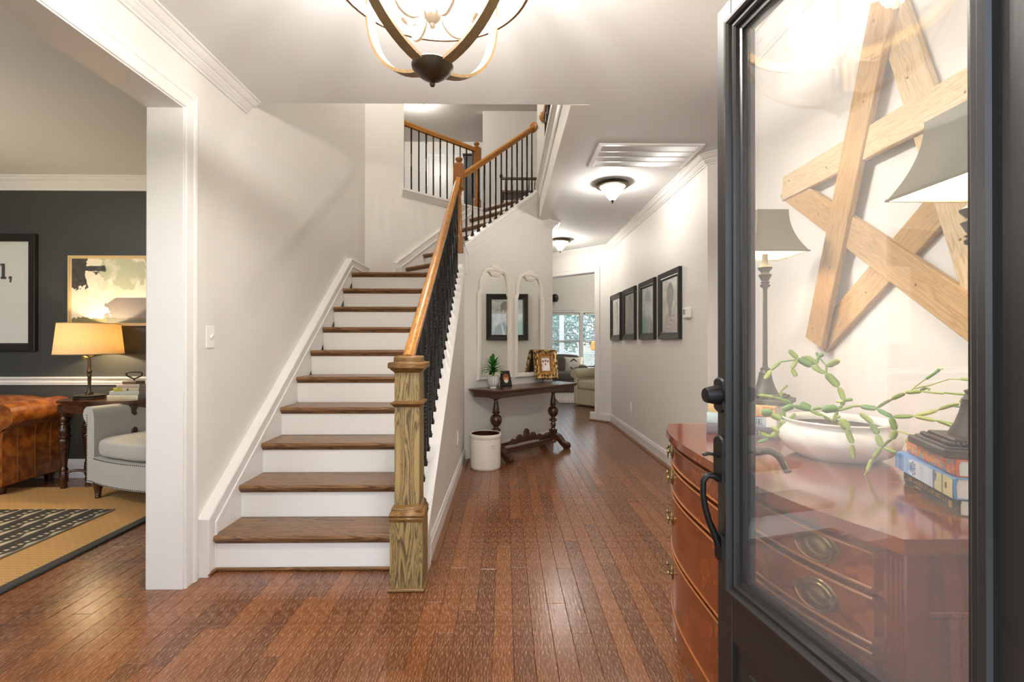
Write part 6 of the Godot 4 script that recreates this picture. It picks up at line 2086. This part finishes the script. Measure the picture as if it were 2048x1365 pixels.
# ------------------------------------------------------------------ family room beyond the hall
func slip_chair(t: Node3D, m: Material, seat_m: Material, w: float, arm_h: float, back_h: float, dep: float) -> void:      # faces local +z
	var g := G.new()
	g.mm(V(-w / 2, 0.02, -dep / 2), V(w / 2, 0.33, dep / 2 - 0.02), 0.02)
	part(t, "skirted_base", g, m)
	for s: float in [-1.0, 1.0]:
		g = G.new()
		g.mm(V(s * w / 2 - 0.09 if s > 0 else s * w / 2, 0.02, -dep / 2 + 0.03), V(s * w / 2 if s > 0 else s * w / 2 + 0.09, arm_h - 0.08, dep / 2), 0.02)
		var rows: Array = []
		for i in 9:
			var z := lerpf(-dep / 2 + 0.02, dep / 2 + 0.01, i / 8.0)
			var rr := 0.105 if i > 0 and i < 8 else 0.085
			var row := PackedVector3Array()
			for k in 18: row.append(V(s * (w / 2 - 0.02) + cos(TAU * k / 18) * rr * 1.15, arm_h - 0.10 + sin(TAU * k / 18) * rr, z))
			rows.append(row)
		g.grid(rows, true, true, true, true)
		part(t, "arm", g, m)
	g = G.new()
	g.mm(V(-w / 2 + 0.01, 0.02, -dep / 2 - 0.03), V(w / 2 - 0.01, back_h - 0.06, -dep / 2 + 0.10), 0.03)
	g.soft(V(0, back_h - 0.10, -dep / 2 + 0.03), V(w - 0.02, 0.22, 0.22), 0.6, 0.3, Basis.IDENTITY, 32, 12)
	part(t, "back", g, m)
	g = G.new()
	g.soft(V(0, 0.41, 0.04), V(w - 0.16, 0.19, dep - 0.06), 0.35, 0.2, Basis.IDENTITY, 40, 14)
	part(t, "seat_cushion", g, seat_m)
	g = G.new()
	g.soft(V(0, 0.66, -dep / 2 + 0.16), V(w - 0.22, 0.44, 0.20), 0.5, 0.3, Basis(Vector3.RIGHT, -0.15), 40, 14)
	part(t, "back_cushion", g, seat_m)

func family_room() -> void:
	var dk := flat("slip_dark", Color("5d554c"), 0.9)
	var lt := flat("slip_cream", Color("cdbf9f"), 0.9)
	var sofa := thing("sofa", "dark grey-brown slipcovered loveseat under the family room window", "sofa", V(1.13, 0.0, -12.36), 0.0)
	slip_chair(sofa, dk, dk, 1.62, 0.68, 0.92, 0.92)
	var ch := thing("armchair", "cream slipcovered armchair seen from behind just inside the family room", "armchair", V(1.98, 0.0, -9.52), -0.95)
	slip_chair(ch, lt, lt, 0.95, 0.72, 0.86, 0.90)
	# patterned pillow
	var p := thing("throw_pillow", "cream pillow with a black zigzag diamond on the dark loveseat", "pillow", V(1.70, 0.66, -12.20), -0.12)
	var g := G.new()
	var rows: Array = []
	for side in 1:
		for i in 15:
			var v := lerpf(-1, 1, i / 14.0)
			var row := PackedVector3Array()
			for k in 28:
				var a := TAU * k / 28
				var uu := cos(a); var zz := sin(a)
				row.append(V(signf(uu) * pow(absf(uu), 0.6) * 0.235 * (1.0 - 0.10 * (1.0 - v * v) * absf(uu)), v * 0.225 * (1.0 - 0.07 * (1.0 - uu * uu)), zz * 0.085 * pow(maxf(0.0, 1.0 - v * v), 0.6) + 0.0001 * k))
			rows.append(row)
	g.xf = Transform3D(Basis(Vector3.RIGHT, -0.35), V(0, 0.0, 0))
	g.grid(rows, true)
	part(p, "cushion", g, flat("pillow_cream", Color("ddd5c4"), 0.9))
	g = G.new(); g.xf = Transform3D(Basis(Vector3.RIGHT, -0.35), V(0, 0, 0))
	for k in 4:
		var a0 := Vector2(0, 0.135).rotated(PI / 2 * k); var a1 := Vector2(0, 0.135).rotated(PI / 2 * (k + 1))
		for i in 8:
			var c := a0.lerp(a1, (i + 0.5) / 8.0)
			var o := c.normalized()
			g.box(V(c.x + o.x * 0.010, c.y + o.y * 0.010, 0.088 - c.length() * 0.12), V(0.034, 0.018, 0.004), 0.0, Basis(V(0, 0, 1), o.angle()))
			g.box(V(c.x, c.y, 0.087 - c.length() * 0.12), V(0.014, 0.028, 0.004), 0.0, Basis(V(0, 0, 1), (a1 - a0).angle() + PI / 2))
	part(p, "zigzag_diamond", g, flat("wool_black", Color("3a3836"), 0.95))
	# rug
	var r := thing("rug", "grey and tan ragged striped rug on the family room floor", "rug", V(2.05, 0.0, -11.15))
	g = G.new(); g.mm(V(-0.96, 0.0, -0.98), V(0.9, 0.010, 1.28), 0.003)
	var rm := flat("rag_weave", Color.WHITE, 0.95)
	rm.albedo_texture = noise_tex("rag", 0.03, 3, [0.0, Color("6d6a70"), 0.4, Color("9a8f86"), 0.5, Color("c2b6a6"), 0.6, Color("b39378"), 0.72, Color("d8cfc2"), 1.0, Color("e6dfd4")], 256, 256, FastNoiseLite.TYPE_SIMPLEX, 61); tri_map(rm, V(5, 5, 0.6))
	part(r, "weave", g, rm)
	g = G.new(); g.tube([V(-0.96, 0.006, 1.28), V(0.9, 0.006, 1.28)], 0.007, 6)
	part(r, "bound_end", g, M.cord_grey)
	# lamp on a small stand behind the armchair
	var st := thing("lamp_stand", "small dark round stand under the family room lamp", "stand", V(2.30, 0, -12.35))
	g = G.new(); g.lathe(PV([0.0, 0.0, 0.16, 0.0, 0.16, 0.02, 0.03, 0.04, 0.02, 0.06, 0.02, 0.60, 0.04, 0.62, 0.22, 0.62, 0.22, 0.645, 0.0, 0.645]), 28)
	part(st, "pedestal", g, M.walnut_y)
	var l := thing("table_lamp", "small lamp with a cream shade glowing beside the family room window", "lamp", V(2.30, 0.6455, -12.35))
	g = G.new(); g.lathe(PV([0.0, 0.0, 0.07, 0.0, 0.07, 0.015, 0.02, 0.03, 0.014, 0.10, 0.03, 0.20, 0.018, 0.34, 0.012, 0.42, 0.0, 0.42]), 20)
	part(l, "base", g, M.lamp_black)
	g = G.new(); g.lathe(PV([0.15, 0.40, 0.1485, 0.402, 0.12, 0.62, 0.1215, 0.62, 0.15, 0.40]), 32)
	part(l, "shade", g, M.linen_shade)
	g = G.new(); g.lathe(PV([0.0, 0.43, 0.02, 0.46, 0.025, 0.50, 0.0, 0.54]), 14)
	part(l, "bulb", g, M.bulb)
	lamp(l, V(0, 0.49, 0), 0.3, Color(1.0, 0.92, 0.78), 0.025)
	var cl := thing("ceiling_light", "drum ceiling light of the family room", "ceiling light", V(2.6, 3.6, -11.6))
	g = G.new(); g.lathe(PV([0.0, 0.0, 0.17, 0.0, 0.17, -0.03, 0.0, -0.03]), 32)
	part(cl, "pan", g, M.antique_bronze)
	g = G.new(); g.lathe(PV([0.0, -0.13, 0.15, -0.12, 0.16, -0.03, 0.0, -0.03]), 32)
	part(cl, "glass_drum", g, M.lamp_glass)
	lamp(cl, V(0, -0.08, 0), 1.1, Color(1.0, 0.97, 0.93), 0.06)
	# wall speaker
	var sp := thing("wall_speaker", "small black speaker bracketed high on the family room wall", "speaker", V(1.32, 2.42, -13.2))
	g = G.new(); g.lathe(PV([0.0, -0.11, 0.07, -0.10, 0.10, -0.02, 0.09, 0.06, 0.05, 0.10, 0.0, 0.11]), 16, TR(V(0, 0, 0.13)))
	part(sp, "case", g, M.black_wood)
	g = G.new(); g.tube([V(0, 0, 0.0), V(0, 0, 0.08)], 0.02, 8)
	part(sp, "bracket", g, M.black_wood)
	# window with blinds
	window_unit("window_3", V(0.55, 0.5, -13.275), V(1.50, 1.53, 0), Vector3.RIGHT, 1)
	window_unit("window_4", V(2.05, 0.5, -13.275), V(2.25, 1.53, 0), Vector3.RIGHT, 1)
	g = G.new()
	g.sweep(PV(CASING), [V(4.3, 0.5, -13.2), V(4.3, 2.03, -13.2), V(0.55, 2.03, -13.2), V(0.55, 0.5, -13.2)], V(0, 0, 1), true, true)
	g.mm(V(2.0, 0.5, -13.21), V(2.10, 2.03, -13.18), 0.004)
	g.mm(V(0.45, 0.47, -13.21), V(4.4, 0.50, -13.12), 0.005)
	struct("trim_family_window", g, M.trim)
	for k in 2:
		var x0 := 0.62 if k == 0 else 2.14; var x1 := 1.98 if k == 0 else 4.22
		var b := thing("window_blind", ["white slatted blind on the family room window over the loveseat", "white slatted blind on the family room window behind the lamp"][k], "blind", V(0, 0, -13.215), 0.0, "slatted blinds of the family room")
		g = G.new(); g.mm(V(x0, 1.97, -0.02), V(x1, 2.02, 0.03), 0.004)
		part(b, "head_rail", g, M.trim)
		g = G.new()
		for i in 33: g.box(V((x0 + x1) / 2, 0.53 + 0.0435 * i, 0.0), V(x1 - x0, 0.003, 0.046), 0.0, Basis(Vector3.RIGHT, 0.16 if k == 0 else 0.42))
		part(b, "slats", g, M.trim).set_meta("kind", "stuff")
		g = G.new()
		for x: float in [lerpf(x0, x1, 0.15), lerpf(x0, x1, 0.85)]: g.tube([V(x, 0.53, 0.022), V(x, 1.99, 0.022)], 0.001, 4)
		part(b, "ladder_cord", g, M.trim)
	# back porch posts, rail and the trees outside
	for i in 3:
		var x: float = [0.2, 1.86, 4.4][i]
		g = G.new(); g.mm(V(-0.07, -0.2, -0.07), V(0.07, 2.9, 0.07), 0.006)
		var po := thing("porch_post", ["white porch post outside, hidden left of the family room window", "white porch post standing outside the middle of the family room window", "white porch post outside the far right of the family room window"][i], "post", V(x, 0, -16.2), 0.0, "white posts of the back porch")
		part(po, "shaft", g, M.trim)
		g = G.new(); g.mm(V(-0.09, -0.26, -0.09), V(0.09, -0.1, 0.09), 0.006)
		part(po, "base_block", g, M.trim)
	var fe := thing("porch_railing", "white porch railing outside the family room window", "railing", V(0.3, 0, -16.2))
	g = G.new(); g.mm(V(0.0, 0.82, -0.04), V(4.0, 0.88, 0.04), 0.004); g.mm(V(0.0, 0.05, -0.02), V(4.0, 0.10, 0.02), 0.003)
	part(fe, "rail", g, M.trim)
	for i in 30:
		g = G.new(); g.mm(V(0.08 + 0.132 * i, 0.09, -0.015), V(0.11 + 0.132 * i, 0.83, 0.015))
		part(fe, "picket", g, M.trim)
	var tl := flat("tree_leaf", Color("6f9a8c"), 0.7); tl.backlight_enabled = true; tl.backlight = Color(0.12, 0.18, 0.13)
	var tl2 := flat("tree_leaf_pale", Color("9dbcae"), 0.7); tl2.backlight_enabled = true; tl2.backlight = Color(0.12, 0.18, 0.13)
	for i in 6:
		var x := -2.0 + 2.3 * i
		var tr := thing("tree", ["leafy tree at the left outside the family room window", "broad tree behind the porch post", "pale bushy tree in the middle outside the window", "tall green tree outside the right window", "loose tree beyond the porch at the right", "farthest right tree beyond the porch"][i], "tree", V(x, -0.26, -22.0 - 1.5 * (i % 3)), 0.0, "trees beyond the back porch")
		g = G.new(); g.tube([V(0, 0, 0), V(0.05, 1.2, 0), V(-0.03, 2.6, 0.05)], [0.16, 0.12, 0.07], 10)
		part(tr, "trunk", g, flat("bark", Color("5d5145"), 0.95) if not M.has("bark") else M.bark)
		g = G.new()
		for k in 2200:
			var dv := V(rng.randfn(), rng.randfn(), rng.randfn()).normalized() * pow(rng.randf(), 0.4)
			var pc := V(dv.x * 1.5, 2.3 + dv.y * 1.9, dv.z * 1.4)
			var a := V(rng.randfn(), rng.randfn(), rng.randfn()).normalized() * 0.13
			var bb := a.cross(V(rng.randfn(), rng.randfn(), rng.randfn()).normalized()).normalized() * 0.07
			g.quad(pc - a, pc + bb, pc + a, pc - bb)
		part(tr, "crown", g, tl if i % 2 else tl2).set_meta("kind", "stuff")
